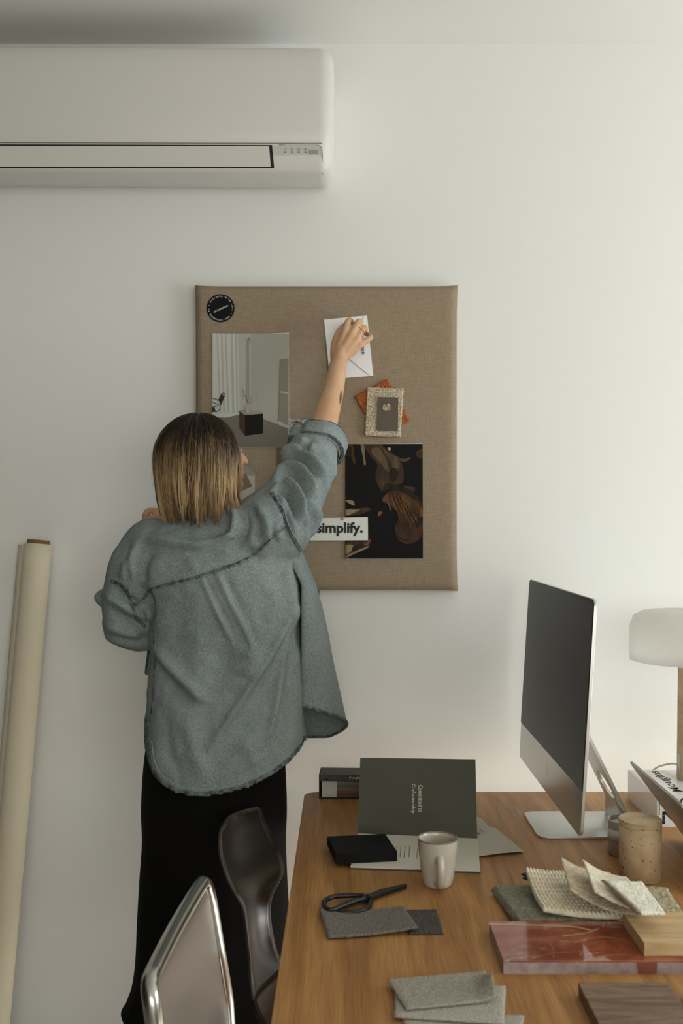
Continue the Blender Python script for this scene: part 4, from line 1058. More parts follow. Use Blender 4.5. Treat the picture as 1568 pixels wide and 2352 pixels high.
def jar():
    c = Vector((.5557, 1.869-D0, DZ)); r = .0388; h = .111
    m = bpy.data.materials.new('travertine'); m.use_nodes = True; N = m.node_tree.nodes; L = m.node_tree.links; p = N['Principled BSDF']; p.inputs['Roughness'].default_value = .6
    tc = N.new('ShaderNodeTexCoord')
    n = N.new('ShaderNodeTexNoise'); n.inputs['Scale'].default_value = 30; n.inputs['Detail'].default_value = 5; L.new(tc.outputs['Object'], n.inputs[0])
    rp = N.new('ShaderNodeValToRGB'); e = rp.color_ramp.elements; e[0].position = .3; e[0].color = lin((172,148,114)); e[1].position = .7; e[1].color = lin((200,178,144)); L.new(n.outputs[0], rp.inputs[0])
    q = N.new('ShaderNodeMapping'); q.inputs['Scale'].default_value = (1, 1, .7); L.new(tc.outputs['Object'], q.inputs[0])
    v = N.new('ShaderNodeTexNoise'); v.inputs['Scale'].default_value = 190; v.inputs['Detail'].default_value = 2; L.new(q.outputs[0], v.inputs[0])
    mr = N.new('ShaderNodeMapRange'); mr.inputs[1].default_value = .305; mr.inputs[2].default_value = .325; L.new(v.outputs[0], mr.inputs[0])
    mx = N.new('ShaderNodeMix'); mx.data_type = 'RGBA'; L.new(mr.outputs[0], mx.inputs[0]); mx.inputs[6].default_value = lin((72,52,34)); L.new(rp.outputs[0], mx.inputs[7]); L.new(mx.outputs[2], p.inputs[0])
    b = N.new('ShaderNodeBump'); b.inputs['Strength'].default_value = .8; b.inputs['Distance'].default_value = .002; L.new(mr.outputs[0], b.inputs['Height']); L.new(b.outputs[0], p.inputs['Normal'])
    MATS['travertine'] = m
    rt = thing('jar', c, 'round pitted travertine jar with lid, in front of the candle', 'jar')
    lathe('body', [(0, DZ), (r-.001, DZ), (r, DZ+.001), (r, DZ+h-.0130), (r-.0008, DZ+h-.0122), (0, DZ+h-.0122)], c.x, c.y, m, rt, 64)
    o = lathe('lid', [(0, DZ+h-.0121), (r+.0004, DZ+h-.0118), (r+.0004, DZ+h-.001), (r-.001, DZ+h), (0, DZ+h)], c.x, c.y, m, rt, 64)
    for o in rt.children: s = o.modifiers.new('n', 'EDGE_SPLIT'); s.split_angle = math.radians(50)
jar()
# magazines
def magazines():
    x0, x1 = .688, .96; y0, y1 = 2.173-D0, 2.394-D0
    z = DZ; ths = (.0155, .0112, .0118, .0150, .0165)
    sp = mat('magazine_white', (.72,.71,.68), .25, linear=True, coat=.3)
    pg = mat('magazine_pages', (.55,.53,.50), .7, linear=True)
    names = ['white magazine with half a black letter on the spine, lowest of its stack', 'white magazine, second from the bottom of the stack under the lamp', 'white magazine, middle one of the stack under the lamp',
             'white magazine, second from the top of the stack under the lamp', 'white magazine with big dark cover lettering, topmost under the lamp']
    sx0, sx1 = (1520.5-VX)*2.173/F, (1546-VX)*2.173/F; zN0 = EYE-(1893-VY)*2.173/F; zN1 = EYE-(1863.5-VY)*2.173/F
    for k, t in enumerate(ths):
        rt = thing('magazine', ((x0+x1)/2, (y0+y1)/2, z), names[k], 'magazine', 'white magazines stacked under the lamp')
        ox = random.uniform(-.001, .001); zb = z; ztp = z+t-.0004
        box('cover', (x0+ox, y0, zb), (x1, y1, ztp), sp, rt, .0005)
        bm = bmesh.new(); any_ = False
        a, b = max(zb, zN0), min(ztp, zN1)
        if b > a+.001:
            wl = (sx1-sx0)*.24; y = y0-.0003
            def qd(q): f = bm.faces.new([bm.verts.new((xx, y, zz)) for xx, zz in q])
            qd([(sx0, a), (sx0+wl, a), (sx0+wl, b), (sx0, b)])
            fx = lambda zz: sx1+.012-wl*1.3-(sx1+.012-sx0-wl*1.3)*(zz-zN0)/(zN1-zN0)
            qd([(fx(a), a), (fx(a)+wl*1.3, a), (fx(b)+wl*1.3, b), (fx(b), b)]); any_ = True
            qd([(sx1+.012-wl*.3, a), (sx1+.012+wl*.7, a), (sx1+.012+wl*.7, b), (sx1+.012-wl*.3, b)])
        if k == 4:
            y = y0-.0003
            for q in strk([(.742+.008*math.cos(tt), ztp-.016+.009*math.sin(tt)) for tt in [math.radians(20+160*i/10) for i in range(11)]], .002): bm.faces.new([bm.verts.new((xx, y, zz)) for xx, zz in q]); any_ = True
        if any_: obj('spine_lettering', bm, INK, rt)
        else: bm.free()
        if k == 4:
            tm = mat('cover_print', (48,42,32), .5)
            for s, xx, ya, yb, hh in (('Mougins', .742, 2.20, 2.385, .030), ('Num\u00e9ro', .795, 2.185, 2.362, .046), ('Num\u00e9ro', .858, 2.19, 2.375, .046)):
                Mx = frameM((xx, (ya+yb)/2-D0, ztp+.0002), (0,1,0), (-1,0,0)); text('cover_lettering', s, .03, Mx, tm, rt, fit=yb-ya, height=hh, extrude=.0001, bold=.0006)
        z += t
    # glossy white slipcase panel that holds the stack on the left
    rt = box('slipcase', (x0-.006, y0-.001, DZ), (x0-.0015, y1, z), mat('gloss_white', (.60,.575,.53), .06, linear=True, coat=.6), None, .0008)
    tag(rt, 'glossy white slipcase panel standing against the left of the magazine stack', 'slipcase')
    return z
ZS = magazines()
def laptop():
    rt = thing('laptop', (.80, 1.92-D0, DZ), 'grey laptop, its tilted lid seen from behind at the right edge', 'laptop')
    t0 = Vector((.596, 0, .908)); b0 = Vector((.712, 0, DZ+.010)); up = (t0-b0); H = up.length; up.normalize()
    yc = (1.765+2.08)/2-D0; wd = .315
    M = frameM((b0.x, yc, b0.z), (0, -1, 0), up)
    m = mat('laptop_grey', (.34,.315,.28), .42, .6, linear=True)
    bm = bmesh.new(); add_prism(bm, [(x, y+H/2) for x, y in rrect(wd, H, .012, 8)], -.0025, .0025, M, .0008); o = obj('lid', bm, m, rt, True)
    o.modifiers.new('n', 'EDGE_SPLIT').split_angle = math.radians(50)
    bm = bmesh.new(); add_prism(bm, [(x+b0.x+.109, y+yc) for x, y in rrect(.212, wd, .012, 8)], DZ+.0005, DZ+.012, None, .001); o = obj('base', bm, m, rt, True)
    o.modifiers.new('n', 'EDGE_SPLIT').split_angle = math.radians(50)
    bm = bmesh.new(); sgn = 1 if (M.to_3x3() @ Vector((0,0,1))).z > 0 else -1
    add_prism(bm, [(x, y+H/2) for x, y in rrect(wd-.008, H-.008, .009, 6)], .0026*sgn, .0030*sgn, M); obj('screen', bm, SCREEN, rt)
    box('keyboard', (b0.x+.03, yc-.135, DZ+.0122), (b0.x+.13, yc+.135, DZ+.0128), BLACKM, rt)
laptop()
def lamp():
    c = Vector((.810, 2.31-D0, ZS)); m = MATS['travertine']
    rt = thing('table_lamp', c, 'table lamp with white drum shade and travertine column, standing on the magazines', 'lamp')
    zs0 = EYE-(1516-VY)*2.31/F; zs1 = EYE-(1402-VY)*2.31/F
    lathe('column', [(0, ZS), (.036, ZS), (.037, ZS+.002), (.034, zs0+.02), (.0335, zs0+.05), (0, zs0+.05)], c.x, c.y, m, rt, 48)
    wt = mat('shade_white', (.84,.83,.80), .5, linear=True)
    nt = wt.node_tree; tl = nt.nodes.new('ShaderNodeBsdfTranslucent'); tl.inputs[0].default_value = (.97,.97,.95,1)
    ms = nt.nodes.new('ShaderNodeMixShader'); ms.inputs[0].default_value = .72
    nt.links.new(nt.nodes['Principled BSDF'].outputs[0], ms.inputs[1]); nt.links.new(tl.outputs[0], ms.inputs[2]); nt.links.new(ms.outputs[0], nt.nodes['Material Output'].inputs[0])
    lathe('shade', [(.143, zs0), (.144, zs0+.03), (.142, zs1-.035), (.134, zs1-.014), (.115, zs1-.004), (.02, zs1)], c.x, c.y, wt, rt, 64)
    s = rt.children[-1].modifiers.new('t', 'SOLIDIFY'); s.thickness = .003
    lathe('finial', [(0, zs1+.006), (.011, zs1+.006), (.012, zs1+.003), (.012, zs1), (0, zs1)], c.x, c.y, BRASS, rt, 24)
    P = [[Vector((c.x+.0372*math.cos(a), c.y+.0372*math.sin(a), z)) for a in [math.radians(178+24*i/8) for i in range(9)]] for z in (ZS+.012, ZS+.06)]
    grid('label', P, mat('label_white', (190,184,176), .6), rt, thick=.0003)
    # cord
    path = catmull([tuple(W(1480, 1850, 2.475)), tuple(W(1488, 1785, 2.46)), tuple(W(1505, 1765, 2.42)), tuple(W(1525, 1757, 2.41)), tuple(W(1543, 1754, 2.39)), tuple(W(1562, 1757, 2.36))], 8)
    tube('cord', [Vector(p) for p in path], .0022, mat('cord_grey', (.62,.60,.55), .5, linear=True), rt, 10)
lamp()

# ------------------------------------------------------------------ chairs
def chair(label, M, back_m, rim_m, rim_r, S, leg_m, curve=.018):
    """shell chair in local space: x forward, y sideways, z up; S = list of (x,z,halfwidth) profile from back top to seat front"""
    rt = thing('chair', M.translation, label, 'chair')
    prof = catmull([tuple(p)+(0,) if len(p) == 3 else p for p in S], 6); n = 16
    def row(p, k=1.0):
        x, z, hw, oy = p; out = []
        for i in range(n+1):
            u = -1+2*i/n; out.append(M @ Vector((x+curve*u*u*min(1, max(0, (z-.45)/.12)), u*hw*k+oy, z+.012*u*u*min(1, max(0, (.50-z)/.06)))))
        return out
    nb = next(i for i, p in enumerate(prof) if p[1] < .50)
    # rounded top corners
    B_, S_ = [row(p) for p in prof[:nb+1]], [row(p) for p in prof[nb:]]
    grid('backrest', B_, back_m, rt, thick=.008)
    grid('seat', S_, back_m, rt, thick=.008)
    if rim_m:
        L_ = [r[0] for r in B_]; R_ = [r[-1] for r in B_]; path = L_[::-1]+B_[0][1:-1]+R_
        tube('rim', path, rim_r, rim_m, rt, 10, 'round')
    for sx in (-.16, .17):
        for sy in (-.16, .16):
            tube('leg', [M @ Vector((sx*.55, sy*.6, .435)), M @ Vector((sx*1.25, sy*1.2, 0.0))], .010, leg_m, rt, 10)
    return rt
# near chair: steel shell with a thick polished rim
def prof_round(top, hw, rows):
    """backrest rows whose halfwidth grows quickly below the top to round the corners"""
    return rows
Mn = Matrix.Translation(Vector((-.020, 1.53-D0, 0))) @ Matrix.Rotation(math.radians(-3), 4, 'Z')
chair('brushed steel chair with a thick polished rim, nearest to the viewer', Mn, BRUSHED, mat('polished_rim', (.42,.42,.38), .22, 1, linear=True), .0125,
      [(-.238,.784,.172),(-.2375,.779,.188),(-.231,.757,.202),(-.215,.66,.205),(-.195,.58,.178),(-.18,.50,.16),(-.14,.44,.17),(-.05,.425,.19),(.08,.43,.195),(.17,.435,.18),(.2,.43,.15)], CHROME, .003)
Mf = Matrix.Translation(Vector((-.048, 1.957-D0, 0))) @ Matrix.Rotation(math.radians(-21), 4, 'Z')
DARKW = mat('dark_lacquer_shell', (.014,.011,.009), .30, linear=True, spec=.35, bump=.04, bscale=60, bstretch=(14,14,1))
chair('dark glossy shell chair standing behind the steel one', Mf, DARKW, mat('shell_edge', (40,28,20), .5), .0035,
      [(-.194,.808,.060),(-.192,.800,.085),(-.184,.765,.100),(-.166,.725,.106),(-.150,.695,.104),(-.140,.672,.092,-.004),(-.134,.650,.060,-.035),(-.130,.620,.050,-.045),(-.126,.56,.052,-.035),(-.110,.50,.070,-.02),(-.075,.458,.105,-.01),(.0,.44,.17,0),(.08,.435,.17,0),(.16,.44,.15,0),(.18,.43,.12,0)], mat('dark_leg', (.03,.03,.03), .3, .7, linear=True))

# ------------------------------------------------------------------ person
person = thing('person', (-.3, 2.25-D0, 0), 'person with blonde bob, loose denim shirt and black skirt, reaching up to the pinboard', 'person')
def union_mesh(bm, voxel, smooth_it, fac=.5):
    me = bpy.data.meshes.new('u'); bm.to_mesh(me); bm.free()
    o = bpy.data.objects.new('u', me); C.objects.link(o)
    r = o.modifiers.new('r', 'REMESH'); r.mode = 'VOXEL'; r.voxel_size = voxel
    s = o.modifiers.new('s', 'SMOOTH'); s.iterations = smooth_it; s.factor = fac
    dg = bpy.context.evaluated_depsgraph_get(); dg.update()
    out = bpy.data.meshes.new_from_object(o.evaluated_get(dg), depsgraph=dg)
    bpy.data.objects.remove(o); return out
def chain(bm, pts, seg=14, sub=3, **k):
    """pts = (px,py,d,r) tapered round-ended limb"""
    c = catmull(pts, sub) if len(pts) > 2 else pts
    add_tube(bm, [W(p[0], p[1], p[2]) for p in c], [p[3] for p in c], seg, 'round', **k)
def ell(bm, c, ax, rad, seg=20):
    r = bmesh.ops.create_uvsphere(bm, u_segments=seg, v_segments=seg//2+2, radius=1)
    M = Matrix([ax[0]*rad[0], ax[1]*rad[1], ax[2]*rad[2]]).transposed()
    for v in r['verts']: v.co = Vector(c)+M @ v.co
def make_body():
    bm = bmesh.new()
    # torso, neck
    chain(bm, [(500,1720,2.25,.115),(500,1600,2.25,.10),(500,1450,2.25,.10),(490,1320,2.25,.10),(480,1250,2.25,.07)], 20)
    chain(bm, [(480,1260,2.25,.06),(478,1200,2.26,.050),(475,1130,2.26,.048)], 18)
    chain(bm, [(370,1270,2.25,.05),(480,1230,2.25,.06),(600,1215,2.24,.05)], 16)
    # head
    yaw = math.radians(57); pit = math.radians(8)
    f = Vector((math.sin(yaw)*math.cos(pit), math.cos(yaw)*math.cos(pit), math.sin(pit))); r = Vector((math.cos(yaw), -math.sin(yaw), 0)); u = r.cross(f); u = u if u.z > 0 else -u
    H = W(463, 1050, 2.24)
    at = lambda a, b, c: H+f*a+r*b+u*c
    ell(bm, at(-.008, 0, .005), (f, r, u), (.088, .070, .082))
    ell(bm, at(.035, 0, -.030), (f, r, u), (.060, .058, .070))
    ell(bm, at(.060, 0, -.070), (f, r, u), (.032, .036, .028))      # chin and jaw
    ell(bm, at(.030, 0, -.066), (f, r, u), (.048, .050, .030))
    for s in (-1, 1):
        ell(bm, at(.060, s*.032, -.018), (f, r, u), (.026, .024, .022))      # cheeks
        ell(bm, at(-.002, s*.073, -.012), (f, r, u), (.016, .008, .028))     # ears
        ell(bm, at(.066, s*.024, .016), (f, r, u), (.012, .018, .009))      # brows
        ell(bm, at(.086, s*.010, -.026), (f, r, u), (.010, .008, .007))     # nostril wings
        ell(bm, at(.076, s*.030, .006), (f, r, u), (.010, .013, .008))      # eyelids
    path = [at(.088, 0, .018), at(.094, 0, .0), at(.104, 0, -.016), at(.107, 0, -.022)]
    add_tube(bm, path, [.007, .0075, .0085, .0085], 12, 'round')
    ell(bm, at(.090, 0, -.046), (f, r, u), (.010, .022, .0055)); ell(bm, at(.088, 0, -.055), (f, r, u), (.010, .019, .0060))
    # right arm
    chain(bm, [(600,1215,2.24,.052),(655,1150,2.28,.045),(705,1070,2.36,.040),(722,1038,2.385,.038),(737,1000,2.405,.0335),(748,960,2.43,.0315),(762,910,2.46,.0275),(771,870,2.48,.0240),(776,838,2.50,.0215)], 20)
    # palm: four metacarpals and thumb mound
    chain(bm, [(775,840,2.50,.021),(779,825,2.503,.0195),(784,805,2.505,.019)], 16)
    k = [(793,759,2.500),(808,767,2.496),(820,777,2.499),(826.5,791,2.504)]
    wr = [(770,824,2.505),(776,822,2.501),(784,820,2.501),(791,819,2.505)]
    for (a, b, c), (x, y, z) in zip(wr, k):
        chain(bm, [(a, b, c, .0125), ((a+x)/2, (b+y)/2, (c+z)/2+.001, .0125), (x, y, z, .0103)], 12)
    chain(bm, [(768,822,2.508,.0115),(770,795,2.512,.0125),(779,768,2.520,.0125),(789,752,2.540,.0100),(799,747,2.562,.0085)], 12)
    fing = [[(793,759,2.500,.0095),(799,739,2.510,.0090),(804.5,737,2.532,.0083),(806,745,2.556,.0074),(806,749,2.566,.0068)],
            [(808,767,2.496,.0095),(821,742,2.508,.0093),(825.5,740,2.530,.0085),(823,747,2.555,.0075),(821,751,2.566,.0068)],
            [(820,777,2.499,.0092),(833,756,2.512,.0090),(838,754,2.532,.0082),(834,760,2.556,.0073),(831,764,2.566,.0066)],
            [(826.5,791,2.504,.0086),(843,781,2.512,.0078),(851,774.5,2.522,.0075),(847,769,2.545,.0066),(841,768,2.562,.0060)]]
    for q in fing: chain(bm, q, 12, 5)
    # left arm and hand
    chain(bm, [(370,1270,2.25,.05),(320,1350,2.24,.042),(297,1430,2.25,.036),(305,1400,2.32,.034),(320,1310,2.36,.028),(327,1240,2.38,.022),(332,1215,2.38,.021)], 16)
    chain(bm, [(330,1222,2.385,.020),(340,1205,2.38,.019)], 14)
    for q in ([(333,1202,2.375,.0095),(334,1186,2.372,.0085),(338,1175,2.372,.0078),(350,1173,2.378,.0075),(364,1174,2.39,.007)],
              [(340,1200,2.368,.0095),(350,1191,2.365,.0085),(360,1184,2.372,.0078),(370,1182,2.385,.007)],
              [(347,1203,2.366,.0090),(353,1198,2.364,.0082),(362,1194,2.370,.0075),(371,1194,2.38,.0066)],
              [(350,1210,2.368,.0080),(356,1206,2.366,.0074),(364,1204,2.372,.0068),(370,1204,2.38,.006)],
              [(332,1212,2.395,.0095),(342,1196,2.41,.0085),(352,1186,2.415,.0075)]): chain(bm, q, 12, 4)
    # legs and feet
    for hx, kx, ax_, fx in ((455,385,341,-.005), (560,560,560,.01)):
        add_tube(bm, [W(hx,1720,2.25), W(kx,2080,2.22), W((kx+ax_)/2,2220,2.26), W(ax_,2380,2.25), Vector((W(ax_,0,2.25).x, 2.25-D0, .07))], [.085,.055,.052,.037,.033], 18, 'round')
        a = Vector((W(ax_,0,2.25).x, 2.25-D0, 0))
        add_tube(bm, [a+Vector((0,-.035,.032)), a+Vector((0,.03,.04)), a+Vector((fx,.10,.028)), a+Vector((fx,.17,.018))], [.030,.034,.032,.017], 16, 'round')
        for t in range(5): add_tube(bm, [a+Vector((fx-.028+.014*t,.15,.014)), a+Vector((fx-.028+.014*t,.195-.006*abs(t-1),.010))], [.010,.008], 8, 'round')
    me = union_mesh(bm, .0028, 5)
    return obj('body', me, SKIN, person, True)
body = make_body()
def bvh_of(o):
    me = o.data; off = Vector((0,0,0)); q = o
    while q is not None: off = off+q.location; q = q.parent
    return BVHTree.FromPolygons([v.co+off for v in me.vertices], [tuple(p.vertices) for p in me.polygons])
CAM = Vector((0, -D0, EYE))
def cast(bvh, px, py):
    d = (W(px, py, 1)-CAM).normalized(); h = bvh.ray_cast(CAM, d); return h[0], h[1]
bvb = bvh_of(body)
# forearm tattoo
def tattoo():
    bm = bmesh.new(); rows = []
    for i in range(13):
        t = i/12; py = 897.5+32*t; cx = 783.2-2.6*t-1.2*math.sin(PI*t)*0; w_ = 2.6*math.sin(PI*min(1, max(.03, t)))**.7+.15
        r = []
        for s in (-1, -.4, .4, 1):
            p, n = cast(bvb, cx+s*w_, py)
            if p is None: p, n = bvb.find_nearest(W(cx, py, 2.45))[:2]
            r.append(bm.verts.new(p+n*.0004))
        rows.append(r)
    for a, b in zip(rows, rows[1:]):
        for k in range(3): bm.faces.new((a[k], a[k+1], b[k+1], b[k]))
    obj('tattoo', bm, mat('tattoo_ink', (84,64,48), .6, noise_col=(120,88,64), nscale=300), person, True)['label'] = 'dark leaf tattoo on the forearm'
tattoo()
def ring_band(c, axis, r, th, name='ring', stone=None):
    axis = axis.normalized(); u = axis.orthogonal().normalized(); v = axis.cross(u)
    bm = bmesh.new(); add_tube(bm, [c+(u*math.cos(a)+v*math.sin(a))*r for a in [2*PI*i/40 for i in range(41)]], th, 8, None)
    o = obj(name, bm, GOLD, person, True)
    if stone is not None:
        bm = bmesh.new(); bmesh.ops.create_uvsphere(bm, u_segments=16, v_segments=10, radius=1)
        for q in bm.verts: q.co = stone+Vector((q.co.x*.0018, q.co.y*.0020, q.co.z*.0036))
        obj('stone', bm, mat('black_stone', (.003,.003,.006), .08, linear=True), o, True)
    return o
a, b = W(808,767,2.496), W(822,741,2.509)
c = a.lerp(b, .70); ring_band(c, b-a, .0104, .0009, stone=W(824.5, 751, 2.500))
a, b = W(820,777,2.499), W(834,756,2.512)
c = a.lerp(b, .72); ring_band(c, b-a, .0103, .0013)
a, b = W(333.5,1197,2.373), W(335,1180,2.372)
for s in (.62, .80): ring_band(a.lerp(b, s), b-a, .0093, .0006)

# ---- shirt
def build_shirt_mesh():
    bm = bmesh.new()
    rows = [(1152,448,566,2.235,.045,2),(1180,405,598,2.235,.066,2.2),(1208,345,622,2.235,.085,2.3),(1240,304,650,2.235,.100,2.4),(1280,292,676,2.235,.112,2.4),(1330,306,688,2.235,.120,2.4),
            (1380,336,693,2.235,.125,2.4),(1450,348,696,2.235,.130,2.5),(1560,345,698,2.235,.136,2.5),(1680,337,701,2.235,.142,2.5),(1760,336,704,2.235,.144,2.5),(1880,336,704,2.235,.144,2.5)]
    rr = catmull(rows, 4); rings = []
    for py, L_, R_, d, hd, ex in rr:
        a = W(L_, py, d); b = W(R_, py, d); cx = (a.x+b.x)/2; hx = (b.x-a.x)/2; rg = []
        for k in range(56):
            t = 2*PI*k/56; co, si = math.cos(t), math.sin(t)
            rg.append(bm.verts.new((cx+hx*math.copysign(abs(co)**(2/ex), co), d-D0+hd*math.copysign(abs(si)**(2/ex), si), a.z)))
        rings.append(rg)
    for a, b in zip(rings, rings[1:]):
        for k in range(56): bm.faces.new((a[k], a[(k+1) % 56], b[(k+1) % 56], b[k]))
    bm.faces.new(rings[0][::-1]); bm.faces.new(rings[-1])
    # right sleeve (raised)
    chain(bm, [(596,1232,2.215,.088),(628,1205,2.225,.088),(660,1168,2.255,.076),(684,1128,2.29,.067),(700,1090,2.32,.0625),(714,1055,2.35,.060),(728,1015,2.385,.058)], 28, 5)
    chain(bm, [(676,1225,2.235,.030),(700,1180,2.27,.032),(722,1130,2.31,.030)], 14, 4)      # slack under the arm
    chain(bm, [(655,1110,2.28,.026),(668,1085,2.30,.028),(690,1060,2.33,.028)], 14, 4)
    # left sleeve (bent)
    chain(bm, [(352,1265,2.225,.072),(318,1310,2.22,.066),(298,1370,2.215,.060),(292,1425,2.22,.053),(300,1440,2.25,.050)], 24, 5)
    chain(bm, [(296,1435,2.24,.050),(303,1390,2.31,.046),(322,1300,2.355,.040),(330,1250,2.37,.034)], 20, 4)
    chain(bm, [(290,1385,2.215,.042),(258,1378,2.215,.030),(237,1373,2.215,.020)], 14, 4)
    chain(bm, [(278,1420,2.22,.040),(262,1450,2.22,.024)], 12)
    chain(bm, [(290,1440,2.225,.045),(318,1465,2.235,.033),(333,1470,2.24,.026)], 14, 4)
    me = union_mesh(bm, .0042, 12, .5)
    return me
FOLDS = [  # polyline (picture coords), height in m, width in px
 ([(463,1325),(482,1368),(508,1425),(535,1480)], .0050, 6), ([(470,1330),(498,1385),(530,1440)], -.0035, 7),
 ([(500,1317),(530,1385),(560,1440),(580,1490)], .0060, 7), ([(512,1320),(545,1390),(590,1470)], -.0030, 12),
 ([(682,1395),(625,1495),(560,1600),(478,1722)], .0075, 9), ([(700,1420),(650,1520),(590,1620),(500,1750)], -.0060, 20),
 ([(676,1430),(650,1530),(632,1620),(618,1700)], .0065, 8), ([(690,1430),(668,1560),(660,1680)], -.0050, 12),
 ([(352,1478),(395,1535),(445,1585),(470,1610)], .0080, 13), ([(352,1510),(390,1575),(440,1625)], -.0060, 16),
 ([(560,1490),(580,1515),(565,1560)], .0080, 24), ([(520,1480),(500,1560),(470,1660)], -.0055, 30),
 ([(400,1400),(420,1500),(430,1560)], -.0035, 24), ([(620,1360),(600,1440)], -.0040, 18),
 ([(660,1300),(672,1380),(680,1440)], .0045, 10), ([(640,1300),(650,1400),(630,1480)], -.0040, 14),
 ([(430,1650),(445,1720),(470,1790)], .0045, 18), ([(560,1700),(590,1760)], .0045, 16), ([(380,1640),(385,1720),(410,1780)], -.0040, 14),
 ([(536,1168),(548,1195),(540,1228),(500,1244)], .0110, 9), ([(560,1170),(566,1210),(548,1250)], -.0080, 11),
 ([(330,1232),(400,1246),(460,1252),(520,1240)], .0070, 11), ([(300,1262),(420,1275),(520,1268)], -.0050, 18),
 ([(590,1160),(612,1200),(616,1245)], .0065, 10), ([(575,1165),(592,1205),(592,1250)], -.0060, 9), ([(632,1205),(640,1240)], .0060, 8),
 ([(318,1240),(304,1280),(308,1330)], .0065, 10), ([(340,1262),(330,1310),(336,1340)], -.0055, 11), ([(430,1280),(450,1310)], .0030, 12), ([(560,1262),(600,1290)], -.003, 12),
 # raised sleeve
 ([(646,1062),(672,1040),(700,1046),(726,1080),(748,1118)], .0110, 8), ([(640,1078),(670,1060),(698,1068),(716,1100)], -.0100, 8),
 ([(632,1100),(655,1078),(684,1082),(706,1110),(718,1150)], .0120, 8), ([(636,1118),(660,1100),(684,1110),(698,1150)], -.0110, 8),
 ([(622,1128),(648,1112),(670,1122),(686,1150),(690,1190)], .0110, 7), ([(640,1132),(660,1134),(672,1155),(678,1200)], -.0100, 7),
 ([(612,1135),(640,1140),(655,1165)], .0060, 7), ([(692,1170),(706,1205),(700,1250)], .0070, 8), ([(706,1150),(722,1190),(714,1240)], .0060, 8), ([(698,1150),(714,1190),(706,1250)], -.0060, 6),
 ([(724,1100),(728,1150),(722,1200)], .0055, 9), ([(712,1015),(700,1030),(705,1045)], -.0110, 8), ([(690,1010),(720,1030)], .0090, 8), ([(740,1030),(758,1070),(764,1100)], .0050, 9), ([(664,1160),(672,1200),(668,1240)], .0060, 8), ([(655,1180),(660,1225)], -.0060, 7),
 # bent sleeve
 ([(262,1348),(290,1372),(330,1392)], -.0080, 8), ([(240,1362),(270,1382),(310,1408),(345,1420)], .0070, 9), ([(250,1400),(290,1422),(330,1440)], -.0070, 10), ([(240,1432),(280,1450),(325,1458)], .0060, 10),
 ([(250,1465),(290,1478),(330,1480)], .0040, 8), ([(290,1290),(282,1330)], .0050, 9), ([(330,1350),(345,1385),(346,1430)], -.006, 8)]
HEM = [(330,1640),(334,1690),(338,1735),(350,1775),(372,1802),(400,1819),(430,1827),(470,1829),(520,1822),(570,1808),(620,1784),(660,1754),(690,1722),(701,1695),(704,1650),(706,1600)]
def hem_y(px):
    if px <= 338: return 1720
    if px >= 700: return 1690
    xs = [p[0] for p in HEM if 334 <= p[0] <= 701]; ys = [p[1] for p in HEM if 334 <= p[0] <= 701]
    return float(np.interp(px, xs, ys))
def make_shirt():
    me = build_shirt_mesh()
    n = len(me.vertices); co = np.empty(n*3); me.vertices.foreach_get('co', co); co = co.reshape(-1, 3)
    nr = np.empty(n*3); me.vertices.foreach_get('normal', nr); nr = nr.reshape(-1, 3)
    d = co[:, 1]+D0; px = VX+co[:, 0]*F/d; py = VY-(co[:, 2]-EYE)*F/d
    wt = np.clip((.35-nr[:, 1])/.5, 0, 1); disp = np.zeros(n)
    P = np.stack([px, py], 1)
    for line, amp, wd in FOLDS:
        L_ = np.array([p[:2] for p in catmull([(*q, 0) for q in line], 4)] if len(line) > 2 else line, float)
        best = np.full(n, 1e9); tt = np.zeros(n); m = len(L_)-1
        for i in range(m):
            a, b = L_[i], L_[i+1]; ab = b-a; t = np.clip(((P-a)@ab)/(ab@ab), 0, 1)
            q = np.linalg.norm(P-(a+t[:, None]*ab), axis=1); u = q < best; best[u] = q[u]; tt[u] = (i+t[u])/m
        fade = np.clip(np.minimum(tt, 1-tt)*4+.25, 0, 1)
        s = best/wd
        disp += amp*(1.35 if abs(amp) >= .0095 else 1.0)*np.exp(-s**2*(1.1 if amp > 0 else .9))*fade
    # small cloth irregularity
    for i in range(n):
        if wt[i] > 0:
            v = Vector(co[i]); disp[i] += .0032*noise.noise(v*14)+.0011*noise.noise(v*42)
    co += nr*(disp*1.65*wt)[:, None]
    me.vertices.foreach_set('co', co.ravel()); me.update()
    bm = bmesh.new(); bm.from_mesh(me)
    cuffc = W(722, 1030, 2.372); ax = (W(735,990,2.405)-W(705,1080,2.33)).normalized()
    kill = []
    for f in bm.faces:
        c = f.calc_center_median(); dd = c.y+D0; x = VX+c.x*F/dd; y = VY-(c.z-EYE)*F/dd
        if y > (hem_y(x) if c.y < 2.235-D0 else 1700): kill.append(f)
        elif (c-cuffc).dot(ax) > 0 and (c-cuffc).length < .14: kill.append(f)
    bmesh.ops.delete(bm, geom=kill, context='FACES')
    bmesh.ops.smooth_vert(bm, verts=[v for v in bm.verts if v.is_boundary], factor=.5, use_axis_x=True, use_axis_y=True, use_axis_z=True)
    return obj('shirt', bm, DENIM, person, True, .0014)
shirt = make_shirt()
shirt['label'] = 'loose pale blue denim shirt'
bvs = bvh_of(shirt)
